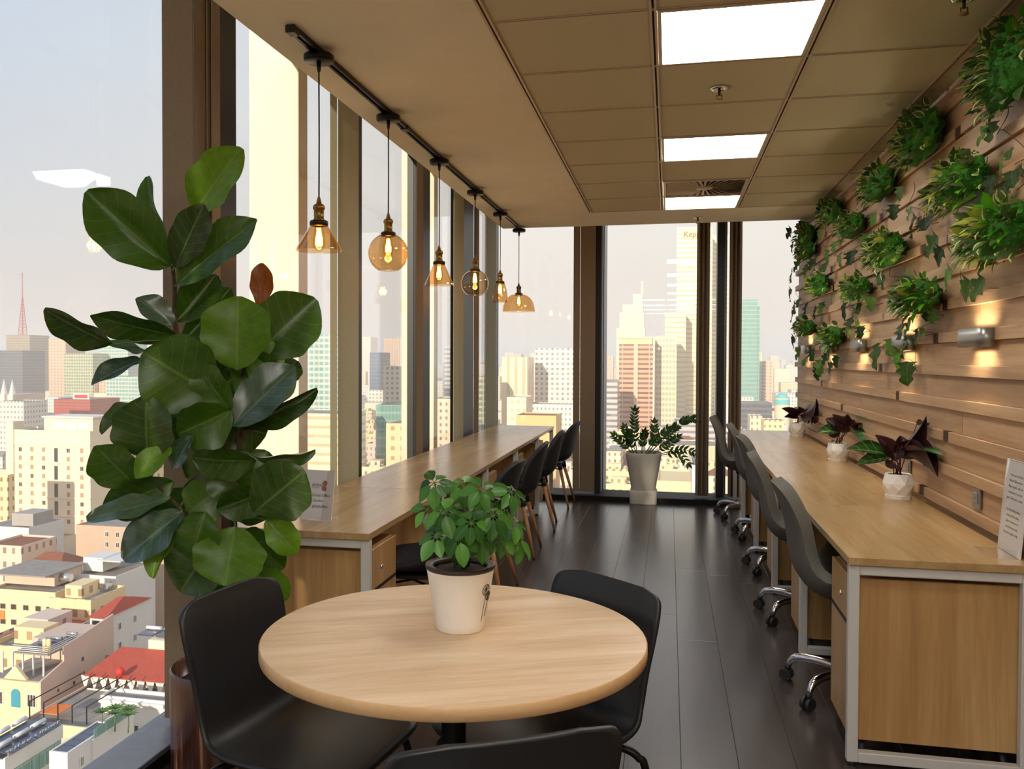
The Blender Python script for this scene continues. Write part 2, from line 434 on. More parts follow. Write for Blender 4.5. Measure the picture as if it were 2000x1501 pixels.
for i, kind, c in [(i_, k_, 1) for i_, k_ in LIGHTROWS.items()]+[(i_, 'light', c_) for i_ in (1, 4, 7, 10) for c_ in (0, 2)]:  # panels behind the camera are added, unseen, to brighten surfaces facing it
    a, b = rows[i]+.012, rows[i+1]-.012; x0, x1 = GX[c]+.015, GX[c+1]-.015
    xm, ym = (x0+x1)/2, (a+b)/2
    if kind == 'light':
        t = thing('ceiling_light', names.get(i, 'added square light panel, unseen in the ceiling behind the camera'), 'ceiling light', (xm, ym, ZC), 0, 'square light panels in the ceiling grid')
        hx, hy = (x1-x0)/2, (b-a)/2; q = MB()
        for s in (-1, 1):
            q.box(*sorted((s*hx, s*(hx-.014))), -hy, hy, -.004, .016); q.box(-hx+.014, hx-.014, *sorted((s*hy, s*(hy-.014))), -.004, .016)
        obj('frame', q, 'grid_metal', t)
        obj('diffuser', MB().box(-hx+.014, hx-.014, -hy+.014, hy-.014, .002, .012), 'panel_light', t)
    else:
        t = thing('air_vent', 'square ceiling air vent with radiating swirl blades', 'air vent', (xm, ym, ZC), 0)
        hx, hy = (x1-x0)/2, (b-a)/2; q = MB()
        obj('backing', MB().box(-hx, hx, -hy, hy, .012, .02), 'dark_groove', t)
        for s in (-1, 1):
            q.box(*sorted((s*hx, s*(hx-.02))), -hy, hy, -.006, .012); q.box(-hx+.02, hx-.02, *sorted((s*hy, s*(hy-.02))), -.006, .012)
        obj('frame', q, 'grid_metal', t)
        obj('hub', MB().lathe([(0.0001, -.006), (.055, -.006), (.06, 0), (.06, .012)], 24), 'grid_metal', t)
        for j in range(36):
            an = 2*PI*j/36; ca, sa = math.cos(an), math.sin(an)
            L = min((hx-.02)/max(abs(ca), 1e-3), (hy-.02)/max(abs(sa), 1e-3))
            if j % 3 == 1: r0 = .13
            else: r0 = .062
            p = lambda r, o: (r*ca-o*sa, r*sa+o*ca)
            wv = .009 if r0 < .1 else .008; w2 = wv*min(2.6, L/.16)
            b0, b1, b2, b3 = p(r0, -wv*.5), p(r0, wv*.5), p(L, w2), p(L, -w2*.6)
            q = MB(); z0, z1 = -.004, .010
            q.v = [(*b0, z0), (*b3, z0), (*b2, z0+.006), (*b1, z0+.006), (*b0, z0+.002), (*b3, z0+.002), (*b2, z0+.008), (*b1, z0+.008)]
            for fc in ((0, 3, 2, 1), (4, 5, 6, 7), (0, 1, 5, 4), (1, 2, 6, 5), (2, 3, 7, 6), (3, 0, 4, 7)): q.face(fc)
            obj('blade', q, 'grid_metal', t)
for px, py, lb in ((1405, 172, 'chrome sprinkler head between the two nearest ceiling light panels'), (1363, 424, 'chrome sprinkler head on the plaster strip above the far window'), (1883, -3, 'chrome sprinkler head nearest the green wall at the ceiling')):
    p = onz(px, py, ZC)
    t = thing('sprinkler', lb, 'sprinkler', (p.x, p.y, ZC), 0, 'ceiling sprinklers')
    obj('rose', MB().lathe([(.012, .004), (.04, .002), (.042, -.003), (.030, -.008), (.014, -.006), (.012, .004)], 20), 'chrome', t)
    obj('stem', MB().tube([(0, 0, 0), (0, 0, -.034)], .006, 8), 'dark_bronze', t)
    obj('deflector', MB().tube([(-.010, 0, -.030), (-.012, 0, -.044), (0, 0, -.052), (.012, 0, -.044), (.010, 0, -.030)], .003, 6).lathe([(.0001, -.054), (.016, -.054), (.016, -.051), (.0001, -.051)], 12), 'brass', t)

# ================================================================== right wall of boards and battens
WX = 1.232; BX = 1.216; YW = 9.08
wr = struct('wall_right', MB().box(1.250, 1.42, Y0, YW, 0, ZC+.36), 'wall_gap')
rnd = random.Random(5)
obj('board', MB().box(WX, 1.250, Y0, YW, .0, .604), 'wall_wood', wr)
GAPS = {2: [5.56], 1: [5.17, 7.59], 0: [6.73], 6: [4.70], 8: [5.585], 3: [6.9], 4: [4.35, 7.9], 5: [6.2], 7: [7.2], 9: [4.2, 6.9], -1: [4.6], -2: [7.1]}
for n in range(-3, 11):
    top = 1.1+.1487*n; bot = top-.048; nxt = top+.1487-.048
    g = list(GAPS.get(n, [rnd.uniform(4, 8)]))
    while g[0]-2.42 > Y0: g.insert(0, g[0]-2.42)
    while g[-1]+2.42 < YW: g.append(g[-1]+2.42)
    ends = [Y0]+g+[YW+rnd.choice((0, .05, .09))]
    for i in range(len(ends)-1):
        a = ends[i]+(.05 if i else 0); b = ends[i+1]-(.05 if i < len(ends)-2 else 0)
        if i and top < ZC+.02: obj('insert', MB().box(BX+.008, 1.250, ends[i]-.0495, ends[i]+.0495, bot+.001, top-.001), 'wall_gap', wr)
        if b-a > .03 and top < ZC+.02: obj('batten', MB().bbox(BX, 1.250, a, b, bot, top, .0015), 'wall_wood', wr)
    nxt = min(nxt, ZC)
    if nxt-top > .01:
        y = Y0-rnd.uniform(0, 2)
        while y < YW:
            ln = rnd.uniform(2.0, 2.6); a, b = max(y, Y0), min(y+ln, YW)
            if b-a > .04: obj('board', MB().box(WX+rnd.uniform(0, .003), 1.250, a+.0008, b-.0008, top+.001, nxt-.001), 'wall_wood', wr)
            y += ln
struct('wall_back', MB().box(-2.4, 1.42, Y0-.15, Y0, 0, ZC+.35), 'back_wall')
struct('wall_left', MB().box(-2.05, -1.86, Y0, -6.5, 0, ZC+.35), 'back_wall')

# ================================================================== window walls
GXP = -1.875
MUL = [(-6.5, -6.4), (-3.7, -3.6), (-1.0, -.90), (1.30, 1.42), (3.27, 3.43), (4.93, 4.99), (6.31, 6.52), (7.64, 8.06), (9.14, 9.30)]
nwin = 0
sill = struct('window_sill', MB().bbox(-1.90, -1.715, -6.5, 9.30, -.02, .052, .003).box(-1.715, -1.70, -6.5, 8.78, -.02, .047, 1), ['sill_grey', 'sill_dark'])
for i in range(len(MUL)-1):
    nwin += 1
    wr_ = struct_root('window_%d' % nwin)
    a, b = MUL[i][1], MUL[i+1][0]
    obj('glass_pane', MB().box(GXP, GXP+.012, a, b, .05, ZC+.34), 'pane_glass', wr_)
    m0, m1 = MUL[i+1]
    obj('mullion', MB().bbox(-1.92, -1.80, m0, m1, .05, ZC+.32, .004), 'mullion_dark', wr_)
    if i == 0: obj('mullion', MB().bbox(-1.92, -1.80, *MUL[0], .05, ZC+.32, .004), 'mullion_dark', wr_)
def fx(px, Y, py=600): return ony(px, py, Y).x
GY = 9.15
FM = [(-1.90, -1.80), (fx(1163, 9.1), fx(1175, 9.1)), (fx(1400, 9.1), fx(1414, 9.1)), (1.26, 1.42)]
sf = struct('window_sill_far', MB().box(-1.70, 1.30, 8.80, 9.24, -.02, .052).box(-1.70, 1.30, 8.78, 8.80, -.02, .050, 1), ['sill_dark', 'sill_dark']); sf['kind'] = 'structure'
for i in range(3):
    nwin += 1
    wr_ = struct_root('window_%d' % nwin)
    obj('glass_pane', MB().box(FM[i][1], FM[i+1][0], GY, GY+.012, .05, ZC+.34), 'pane_glass', wr_)
    obj('mullion', MB().bbox(FM[i+1][0], FM[i+1][1], 9.02, 9.24, .05, ZC+.32, .003), 'mullion_dark', wr_)
    obj('gasket', MB().box(FM[i][1], FM[i][1]+.012, 9.06, 9.14, .05, ZC+.32), 'sill_grey', wr_)
# outside fins of the facade
nt = 0
def fin(x0, x1, y0, y1, mat):
    global nt
    nt += 1
    return struct('trim_%d' % nt, MB().bbox(x0, x1, y0, y1, -3.0, 6.0, .004), mat)
fin(-2.17, -1.89, 4.27, 4.39, 'fin_cream')
fin(-2.17, -1.89, 6.97, 7.09, 'fin_cream')
fin(-2.17, -1.89, 1.57, 1.69, 'fin_cream')
fin(-2.17, -1.89, -1.13, -1.01, 'fin_cream')
fin(-2.17, -1.89, -3.83, -3.71, 'fin_cream')
fin(fx(1177, 9.25), fx(1181, 9.25), 9.18, 9.62, 'fin_grey')
fin(fx(1416, 9.25), fx(1419, 9.25), 9.18, 9.55, 'fin_grey')
# blind panels drawn aside beside the mullions
def blind(name, label, slats, mat, zt=2.93):
    t = thing('panel_blind', label, 'blind', (slats[0][0], slats[0][1], .07), 0, 'fabric blind panels drawn aside at the windows')
    x_, y_ = slats[0][0], slats[0][1]
    for (a, b, c, d) in slats:
        v = Vector((c-a, d-b, 0)); n = Vector((-v.y, v.x, 0)).normalized()*.0022
        q = MB(); P = [Vector((a-x_, b-y_, 0)), Vector((c-x_, d-y_, 0))]
        q.v = [tuple(P[0]-n), tuple(P[1]-n), tuple(P[1]+n), tuple(P[0]+n)]
        q.v += [(p[0], p[1], zt-.07) for p in q.v]
        for fc in ((0, 3, 2, 1), (4, 5, 6, 7), (0, 1, 5, 4), (1, 2, 6, 5), (2, 3, 7, 6), (3, 0, 4, 7)): q.face(fc)
        obj('slat', q, mat, t)
    return t
def ribs(px0, px1, n, Y, amp=.012):
    out = []
    for i in range(n):
        a, b = px0+(px1-px0)*i/n, px0+(px1-px0)*(i+1)/n
        s = amp if i % 2 else -amp
        out.append((fx(a, Y), Y-s, fx(b, Y), Y+s))
    return out
YB = 2.93
blind('b', 'wide brown blind panels with lit ribs behind the fiddle leaf fig', [(fx(319, YB), YB, fx(378, YB), YB), (fx(378.5, YB), YB+.005, fx(397, YB+.02), YB+.04)]+ribs(397, 425, 6, YB+.05, .02), 'blind_brown')
def fq(px, x): return (x, onx(px, 600, x).y)
def run(*pts): return [(*fq(*pts[i]), *fq(*pts[i+1])) for i in range(len(pts)-1)]
blind('b', 'olive blind panel with a thin black gap beside the first cone pendant', run((645, -1.825), (658, -1.80))+run((660.5, -1.80), (700, -1.752)), 'blind_olive')
blind('b', 'narrow brown blind panel left of the third pendant', run((814, -1.80), (826, -1.765)), 'blind_brown')
blind('b', 'pale ribbed blind panel beyond the smaller cone pendant', run((886, -1.80), (895, -1.78), (905, -1.765)), 'blind_olive')
blind('b', 'slim brown blind edge behind the fourth pendant', run((926, -1.80), (935, -1.785)), 'blind_brown')
blind('b', 'grey-green blind panel in the far corner beside the dome pendant', run((949, -1.80), (969, -1.775)), 'blind_olive')
blind('b', 'broad brown blind panel hanging left of the woven planter window', [(fx(1120, 8.93), 8.93, fx(1133, 8.93), 8.93), (fx(1133.5, 8.93), 8.935, fx(1163, 8.93), 8.93)], 'blind_brown')
blind('b', 'brown ribbed blind bunch right above the zamioculcas leaves', ribs(1361, 1386, 6, 8.93, .03), 'blind_brown')
blind('b', 'brown ribbed blind bunch beside the teal tower view', ribs(1425, 1449, 6, 8.93, .03), 'blind_brown')
# ================================================================== desks
DT = .735
UN = [3.25, 4.40, 5.55, 6.70, 7.85, 8.88]
def tube_loop(q, x0, x1, y, z0, z1, w=.036):
    h = w/2
    q.bbox(x0, x0+w, y-h, y+h, z0, z1, .003); q.bbox(x1-w, x1, y-h, y+h, z0, z1, .003)
    q.bbox(x0+w, x1-w, y-h, y+h, z1-w, z1, .003); q.bbox(x0+w, x1-w, y-h, y+h, z0, z0+w, .003)
ordw = ('nearest', 'second', 'third', 'fourth', 'last')
def desk(side, i):
    y0, y1 = UN[i], UN[i+1]
    if side > 0: xf, xb = .615, 1.205; lb = '%s oak desk with white steel frame along the green plant wall' % ordw[i]
    else: xf, xb = -1.140, -1.740; lb = '%s oak desk with white steel frame along the window wall' % ordw[i]
    t = thing('desk', lb, 'desk', ((xf+xb)/2, y0, 0), 0, 'oak desks in two long rows'); hx = abs(xb-xf)/2; L = y1-y0
    a = -.012 if i == 0 else .0008
    obj('worktop', MB().bbox(-hx, hx, a, L-.0008, DT-.028, DT, .002), 'desk_oak', t)
    q = MB(); tube_loop(q, -hx+.004, hx-.004, .022, .012, DT-.029); obj('leg_frame', q, 'white_metal', t)
    if i == 4:
        q = MB(); tube_loop(q, -hx+.004, hx-.004, L-.022, .012, DT-.029); obj('leg_frame', q, 'white_metal', t)
    obj('rail', MB().bbox(-hx+.05, -hx+.08, .04, L, DT-.06, DT-.029, .002).bbox(hx-.08, hx-.05, .04, L, DT-.06, DT-.029, .002), 'white_metal', t)
    for sx_ in (-1, 1):
        obj('foot', MB().lathe([(.0001, 0), (.014, 0), (.014, .008), (.006, .012)], 12, (sx_*(hx-.022), .022, 0)), 'black_plastic', t)
    # pedestal cabinet standing under the desk
    s = 1 if side < 0 else -1                      # drawer fronts face the aisle
    p = thing('pedestal_cabinet', '%s oak drawer pedestal under the %s' % (ordw[i], 'plant wall desks' if side > 0 else 'window desks'), 'cabinet', ((xf+xb)/2, y0+.05, 0), 0, 'drawer pedestals under the desks')
    d = .555/2; W_ = .36
    obj('body', MB().bbox(*sorted((-s*d, s*(d-.02))), 0, W_, .075, .650, .002), 'desk_oak_x', p)
    for j, (z0, z1) in enumerate(((.482, .648), (.082, .474))):
        dr = obj('drawer', MB().bbox(*sorted((s*(d-.0185), s*d)), .002, W_-.002, z0, z1, .002), 'desk_oak_x', p)
        if j == 0:
            obj('lock', MB().tube([(s*d, W_*.42, z0+.075), (s*(d+.008), W_*.42, z0+.075)], .009, 12), 'chrome', dr)
        else:
            obj('pull_gap', MB().box(*sorted((s*(d-.01), s*(d+.0012))), .01, W_-.01, z1-.004, z1+.004), 'dark_groove', dr)
    for sx_ in (-1, 1):
        for yy in (.05, W_-.05):
            obj('caster', MB().lathe([(.012, .062), (.012, .075)], 8, (sx_*(d-.05), yy, 0)).tube([(sx_*(d-.05)-.010, yy, .03), (sx_*(d-.05)+.010, yy, .03)], .03, 14), 'castor_black', p)
for i in range(5): desk(1, i); desk(-1, i)

# ================================================================== shell seats
def shell(profile, widths, n=30, m=15, dish=None, power=2.6):
    """profile (y,z) front to back top; widths half-widths at the same knots"""
    pr = spline([(0, a, b) for a, b in profile], n); ws = spline([(wv, 0, 0) for wv in widths], n); ds = spline([(d_, 0, 0) for d_ in dish], n)
    P = []; wmax = max(widths)
    for i in range(n+1):
        t = (pr[min(i+1, n)]-pr[max(i-1, 0)]).normalized(); nr = Vector((0, -t.z, t.y))
        if nr.z < 0 and t.y < 0: nr = -nr
        nr = Vector((0, t.z, -t.y)) if True else nr      # towards the sitter
        row = []
        for j in range(m):
            u = -1+2*j/(m-1); uu = math.copysign(abs(u)**.9, u)
            hw = max(ws[i].x, .004)
            row.append(pr[i]+Vector((uu*hw, 0, 0))+nr*(ds[i].x*(abs(uu)*hw/wmax)**power))
        P.append(row)
    return MB().grid(P)
# profile runs from the front edge (+Y is where the sitter faces) back and up
def rounded(ws, top=True): return ws
CP = [(.225, .425), (.215, .440), (.12, .446), (.0, .436), (-.11, .437), (-.175, .462), (-.205, .52), (-.222, .60), (-.238, .68), (-.252, .75), (-.262, .785), (-.266, .802)]
CW = [.150, .190, .210, .216, .214, .206, .196, .198, .206, .207, .186, .115]
CDish = [.0, .004, .014, .022, .030, .036, .040, .040, .037, .034, .031, .026]
def cafe_chair(label, loc, rz):
    t = thing('cafe_chair', label, 'chair', loc, rz, 'black shell chairs around the round table')
    o = obj('seat_shell', shell(CP, CW, 36, 19, CDish), 'black_plastic', t); solidify(o, .011, 1.0)
    for sx_ in (-1, 1):
        for sy in (-1, 1):
            pts = [(sx_*.05, sy*.08, .405), (sx_*.12, sy*.125, .408), (sx_*.165, sy*.155, .404), (sx_*.192, sy*.175, .385), (sx_*.205, sy*.19, .34), (sx_*.235, sy*.225, .012)]
            lg = obj('leg', MB().tube(spline(pts, 18), .0105, 10), 'black_metal', t)
            obj('foot', MB().tube([(sx_*.2345, sy*.2245, .020), (sx_*.236, sy*.226, 0)], .013, 10), 'black_plastic', lg)
    obj('mount_plate', MB().bbox(-.10, .10, -.11, .11, .400, .426, .004), 'black_metal', t)
    return t
# ================================================================== round table with its chairs
TC = (-.520, 2.115); TR = .476
t = thing('round_table', 'round light oak cafe table on a black pedestal', 'table', (*TC, 0))
q = MB().lathe([(.0001, DT), (TR-.003, DT)], 72, sm=False)
q.lathe([(TR-.003, DT), (TR, DT-.003), (TR, DT-.027), (TR-.003, DT-.030)], 72, mi=1)
q.lathe([(TR-.003, DT-.030), (.0001, DT-.030)], 72, sm=False)
o = obj('tabletop', q, ['table_oak', 'edge_oak'], t); o.rotation_euler = (0, 0, R(24))
obj('pole', MB().lathe([(.031, .02), (.031, DT-.04)], 24), 'black_metal', t)
obj('flange', MB().lathe([(.031, DT-.05), (.14, DT-.040), (.14, DT-.031)], 24), 'black_metal', t)
obj('base', MB().lathe([(.0001, 0), (.18, 0), (.18, .008), (.165, .014), (.05, .022), (.031, .03)], 40), 'black_metal', t)
def face_table(x, y, off=0): return math.atan2(TC[1]-y, TC[0]-x)-PI/2+off
def by_back(px, py, rz):                                     # stand a chair so that its back top sits over a given point
    p = onz(px, py, .80); f = Vector((-math.sin(rz), math.cos(rz), 0)); q_ = p+f*.262; return (q_.x, q_.y, 0), rz
cafe_chair('black plastic shell chair in front of the fig, left of the round table', *by_back(438, 1150, R(-99)))
cafe_chair('black plastic shell chair at the far side of the round table beside the aisle', *by_back(1195, 1130, R(138)))
cafe_chair('black plastic shell chair nearest the camera with only its back top showing', *by_back(1003, 1440, R(29)))

# ================================================================== window desk chairs with beech legs
LP = [(.215, .430), (.205, .446), (.10, .450), (.0, .442), (-.11, .446), (-.18, .475), (-.215, .54), (-.235, .63), (-.255, .72), (-.272, .785), (-.282, .815)]
LW = [.14, .195, .225, .232, .232, .228, .222, .218, .205, .17, .09]
LD = [.0, .01, .03, .05, .075, .10, .11, .10, .075, .05, .03]
def beech_chair(label, loc, rz):
    t = thing('shell_chair', label, 'chair', loc, rz, 'black shell chairs with beech legs')
    o = obj('seat_shell', shell(LP, LW, 34, 17, LD, 2.2), 'black_fabric', t); solidify(o, .026, 1.0)
    for sx_ in (-1, 1):
        for sy in (-1, 1):
            a, b = Vector((sx_*.115, sy*.115-.01, .395)), Vector((sx_*.215, sy*.215-.01, .012))
            lg = obj('leg', MB().tube([a, a.lerp(b, .5), b], [.017, .0145, .010], 12), 'leg_beech', t)
            obj('foot', MB().tube([b, b-Vector((0, 0, .012))], .0105, 10), 'black_plastic', lg)
            obj('socket', MB().tube([a+Vector((0, 0, .02)), a.lerp(b, .10)], .021, 12), 'black_plastic', lg)
    obj('brace', MB().tube([(-.13, -.13, .36), (.13, .12, .36)], .006, 8).tube([(.13, -.13, .36), (-.13, .12, .36)], .006, 8), 'black_metal', t)
    obj('mount_plate', MB().bbox(-.13, .13, -.13, .13, .392, .412, .004), 'black_plastic', t)
    return t
lw5 = ('nearest, behind the umbrella tree', 'second', 'third', 'fourth', 'farthest')
for i, (cx, cy) in enumerate(((-1.20, 4.02), (-1.155, 5.20), (-1.155, 6.33), (-1.155, 7.36), (-1.14, 8.50))):
    beech_chair('%s black shell chair with beech legs at the window desks' % lw5[i] if i else 'black shell chair with beech legs nearest the umbrella tree pot, tucked under', (cx, cy, 0), R(90+(4, -3, 2, 5, -2)[i]))

# ================================================================== grey office chairs
OP = [(.235, .445), (.225, .468), (.12, .478), (.0, .466), (-.10, .470), (-.17, .505), (-.205, .57), (-.218, .66), (-.232, .75), (-.262, .84), (-.285, .895), (-.292, .912)]
OW = [.16, .205, .225, .23, .225, .205, .185, .178, .182, .175, .145, .085]
OD = [0, .02, .09, .15, .155, .12, .085, .06, .045, .035, .03, .02]
def office_chair(label, loc, rz, spin):
    t = thing('office_chair', label, 'chair', loc, rz, 'grey swivel chairs at the plant wall desks')
    o = obj('seat_shell', shell(OP, OW, 30, 15, OD, 3.6), 'grey_fabric', t); solidify(o, .050, 1.0); o.modifiers['solid'].use_even_offset = False
    bv = o.modifiers.new('round', 'BEVEL'); bv.width = .018; bv.segments = 3; bv.limit_method = 'ANGLE'; bv.angle_limit = R(50)
    obj('gas_post', MB().lathe([(.026, .10), (.026, .26), (.016, .26), (.016, .42)], 16), 'black_metal', t)
    obj('mechanism', MB().bbox(-.07, .07, -.10, .10, .395, .432, .006).tube([(.06, .02, .41), (.20, .04, .40)], .006, 8), 'black_plastic', t)
    b = obj('star_base', MB().lathe([(.0001, .125), (.036, .125), (.045, .115), (.045, .085), (.036, .078), (.0001, .078)], 20), 'chrome', t)
    b.rotation_euler = (0, 0, spin)
    for k in range(5):
        a = 2*PI*k/5; ca, sa = math.cos(a), math.sin(a)
        P = [(.03*ca, .03*sa, .105), (.14*ca, .14*sa, .118), (.22*ca, .22*sa, .116), (.265*ca, .265*sa, .10), (.285*ca, .285*sa, .068)]
        obj('spoke', MB().tube(spline(P, 12), [.017]*9+[.015, .014, .013, .012], 10), 'chrome', b)
        cx, cy = .285*ca, .285*sa; q = MB()
        for s in (-1, 1):
            o0 = Vector((-sa, ca, 0))*s*.006; o1 = Vector((-sa, ca, 0))*s*.021; c0 = Vector((cx+.008*ca, cy+.008*sa, .026))
            q.tube([c0+o0, c0+o1], .026, 16)
        q.tube([(cx, cy, .07), (cx+.006*ca, cy+.006*sa, .05)], .014, 10)
        obj('caster', q, 'castor_black', b)
    return t
rw5 = ('nearest', 'second', 'middle', 'fourth', 'farthest')
for i, (cx, cy, rz, sp) in enumerate(((.775, 3.93, -88, .25), (.765, 5.07, -92, .1), (.79, 6.19, -86, .32), (.79, 7.30, -91, .0), (.70, 8.22, -95, .5))):
    office_chair('%s grey fabric swivel chair at the plant wall desks' % rw5[i], (cx, cy, 0), R(rz), R((149-rz) % 72)+sp*.1)

# ================================================================== pendant lamps on their track
TX = -1.362
tr = thing('lamp_track', 'thin black lamp track under the plaster ceiling', 'track', (TX, 3.05, ZC))
obj('rail', MB().box(-.017, -.006, 0, 4.99, -.020, -.0005).box(.006, .017, 0, 4.99, -.020, -.0005).box(-.006, .006, 0, 4.99, -.008, -.0005), 'black_metal', tr)
obj('end_cap', MB().bbox(-.019, .019, -.05, 0, -.030, -.0005, .003), 'black_plastic', tr)
obj('joint', MB().bbox(-.021, .021, 1.36, 1.42, -.023, -.001, .002), 'black_metal', tr)
def cone(r, h): return [(.027, 0), (.031, -.004), (r*.99, -h+.012), (r*1.01, -h+.004), (r*1.02, -h)]
def globe(r, op):
    zc = -math.sqrt(max(r*r-.03**2, 0)); a0 = math.asin(.03/r); a1 = PI-math.asin(op/r)
    return [(r*math.sin(a0+(a1-a0)*k/18), zc+r*math.cos(a0+(a1-a0)*k/18)) for k in range(19)]
def dome(r, h): return [(.028+(r-.028)*math.sin(PI/2*k/14)**.9, -h*(1-math.cos(PI/2*k/14))) for k in range(15)]
def bell(r, h): return [(.027, 0), (.036, -.006), (r*.80, -h*.30), (r*.92, -h*.60), (r*.98, -h*.85), (r, -h)]
LAMPS = [(3.274, 625, 437, 490, 85, 'cone', 'amber_glass', 'clear amber cone pendant lamp nearest the fiddle leaf fig'),
         (4.155, 762, 458, 526, 76, 'globe', 'amber_glass', 'larger round amber globe pendant lamp, second on the track'),
         (5.138, 858, 514, 557, 54, 'cone', 'amber_glass', 'smaller cone pendant lamp between the two globes'),
         (6.141, 924, 528, 577, 53, 'globe', 'smoke_glass', 'smaller round globe pendant lamp, fourth on the track'),
         (7.10, 975, 552, 590, 30, 'bell', 'amber_glass', 'narrow bell shaped pendant lamp beside the dome lamp'),
         (8.02, 1013, 575, 608, 62, 'dome', 'amber_glass', 'wide amber dome pendant lamp at the end of the track')]
for (Y, px, yt, yb, wd, kind, gm, lb) in LAMPS:
    zt, zb = ony(px, yt, Y).z, ony(px, yb, Y).z
    dep = (ony(px, yt, Y)-CAM).dot(FW); r = wd/2*dep/FPX; h = zt-zb
    t = thing('pendant_lamp', lb, 'lamp', (TX, Y, ZC-.020), 0, 'glass pendant lamps on the track'); z0 = zt-(ZC-.020)
    obj('canopy', MB().lathe([(.0001, 0), (.055, 0), (.060, -.004), (.060, -.024), (.055, -.029), (.0001, -.029)], 32), 'black_metal', t)
    obj('cord', MB().tube([(0, 0, -.062), (.001, .001, z0*.5), (0, 0, z0+.085)], .0032, 8).lathe([(.0001, -.028), (.010, -.029), (.008, -.062), (.003, -.070)], 10), 'black_plastic', t)
    sk = obj('socket', MB().lathe([(.004, z0+.108), (.009, z0+.092), (.011, z0+.080), (.019, z0+.076), (.024, z0+.068), (.024, z0+.058), (.020, z0+.055), (.020, z0+.020), (.023, z0+.018), (.023, z0+.010), (.020, z0+.008), (.020, z0-.004)], 24), 'brass', t)
    obj('collar', MB().lathe([(.020, z0+.012), (.034, z0+.012), (.037, z0+.006), (.037, z0-.006), (.030, z0-.010), (.020, z0-.010)], 24), 'dark_bronze', sk)
    pf = cone(r, h) if kind == 'cone' else globe(r, r*.50) if kind == 'globe' else dome(r, h) if kind == 'dome' else bell(r, h)
    o = obj('shade', MB().lathe([(a, z0+b) for a, b in pf], 40), gm, t); solidify(o, .0022)
    bl = obj('bulb', MB().lathe([(.013, z0-.006), (.016, z0-.02), (.024, z0-.05), (.026, z0-.075), (.022, z0-.095), (.010, z0-.107), (.0001, z0-.109)], 20), 'bulb_glass', t)
    q = MB()
    for k in range(4):
        a = PI/2*k+.4; ca, sa = math.cos(a), math.sin(a)
        q.tube([(.005*ca, .005*sa, z0-.022), (.012*ca, .012*sa, z0-.085)], .0026, 6)
    obj('filament', q, 'filament', bl)
    obj('glow', MB().tube([(0, 0, z0-.02), (0, 0, z0-.088)], [.004, .010], 10), 'glow_core', bl)
    pl = bpy.data.lights.new('bulb_light', 'POINT'); pl.energy = 2.2; pl.color = (1, .66, .30); pl.shadow_soft_size = .02
    po = bpy.data.objects.new('bulb_light', pl); C.objects.link(po); po.parent = t; po.location = (0, 0, z0-.06)

# ================================================================== wall sconces
for i, Y in enumerate((3.857, 4.964, 6.07, 7.18, 8.28)):
    nm = ('nearest', 'second', 'third', 'fourth', 'farthest')[i]
    t = thing('wall_sconce', '%s grey metal up-down sconce on the slatted wall' % nm, 'wall lamp', (BX, Y, 1.508), 0, 'grey up-down sconces on the wall')
    pr = []
    for k in range(25):
        a = -PI/2+PI*k/24; pr.append((-.052*math.copysign(abs(math.cos(a))**.40, 1), .148*math.copysign(abs(math.sin(a))**.40, math.sin(a))))
    q = MB(); q.grid([[(x_, y_, z_) for (x_, y_) in pr] for z_ in (-.037, .037)])
    o = obj('body', q, 'steel_grey', t); solidify(o, .004, 0)
    obj('back_plate', MB().box(-.004, 0, -.13, .13, -.035, .035), 'steel_grey', t)
    obj('lamp', MB().bbox(-.040, -.008, -.09, .09, -.018, .018, .003), 'white_metal', t)
    for s in (-1, 1):
        e = obj('light_strip', MB().box(-.038, -.010, -.075, .075, *sorted((s*.0185, s*.021))), 'sconce_lamp', t)
        al = bpy.data.lights.new('sconce_light', 'AREA'); al.shape = 'RECTANGLE'; al.size = .024; al.size_y = .22; al.energy = .75; al.color = (1, .86, .62); al.spread = R(130)
        ao = bpy.data.objects.new('sconce_light', al); C.objects.link(ao); ao.parent = t; ao.location = (-.024, 0, s*.024); ao.rotation_euler = (PI if s > 0 else 0, 0, 0)
# ================================================================== sockets on the wall
for i, (px, py, x_, lb) in enumerate(((1911, 978, WX, 'brushed steel wall socket beside the paper notice'), (1684, 880, WX, 'brushed steel wall socket behind the middle potted calathea'), (1776, 922, WX, 'brushed steel wall socket behind the nearest potted calathea'))):
    p = onx(px, py, x_); p.z = .86
    t = thing('wall_socket', lb, 'socket', (x_, p.y, p.z), 0, 'steel wall sockets above the desk')
    obj('plate', MB().bbox(-.010, 0, -.043, .043, -.043, .043, .003), 'socket_steel', t)
    obj('insert', MB().bbox(-.013, -.009, -.024, .024, -.022, .022, .002), 'steel_grey', t)
    for s in (-1, 1): obj('pin_hole', MB().tube([(-.0125, s*.010, .0), (-.0135, s*.010, .0)], .003, 8), 'dark_groove', t)
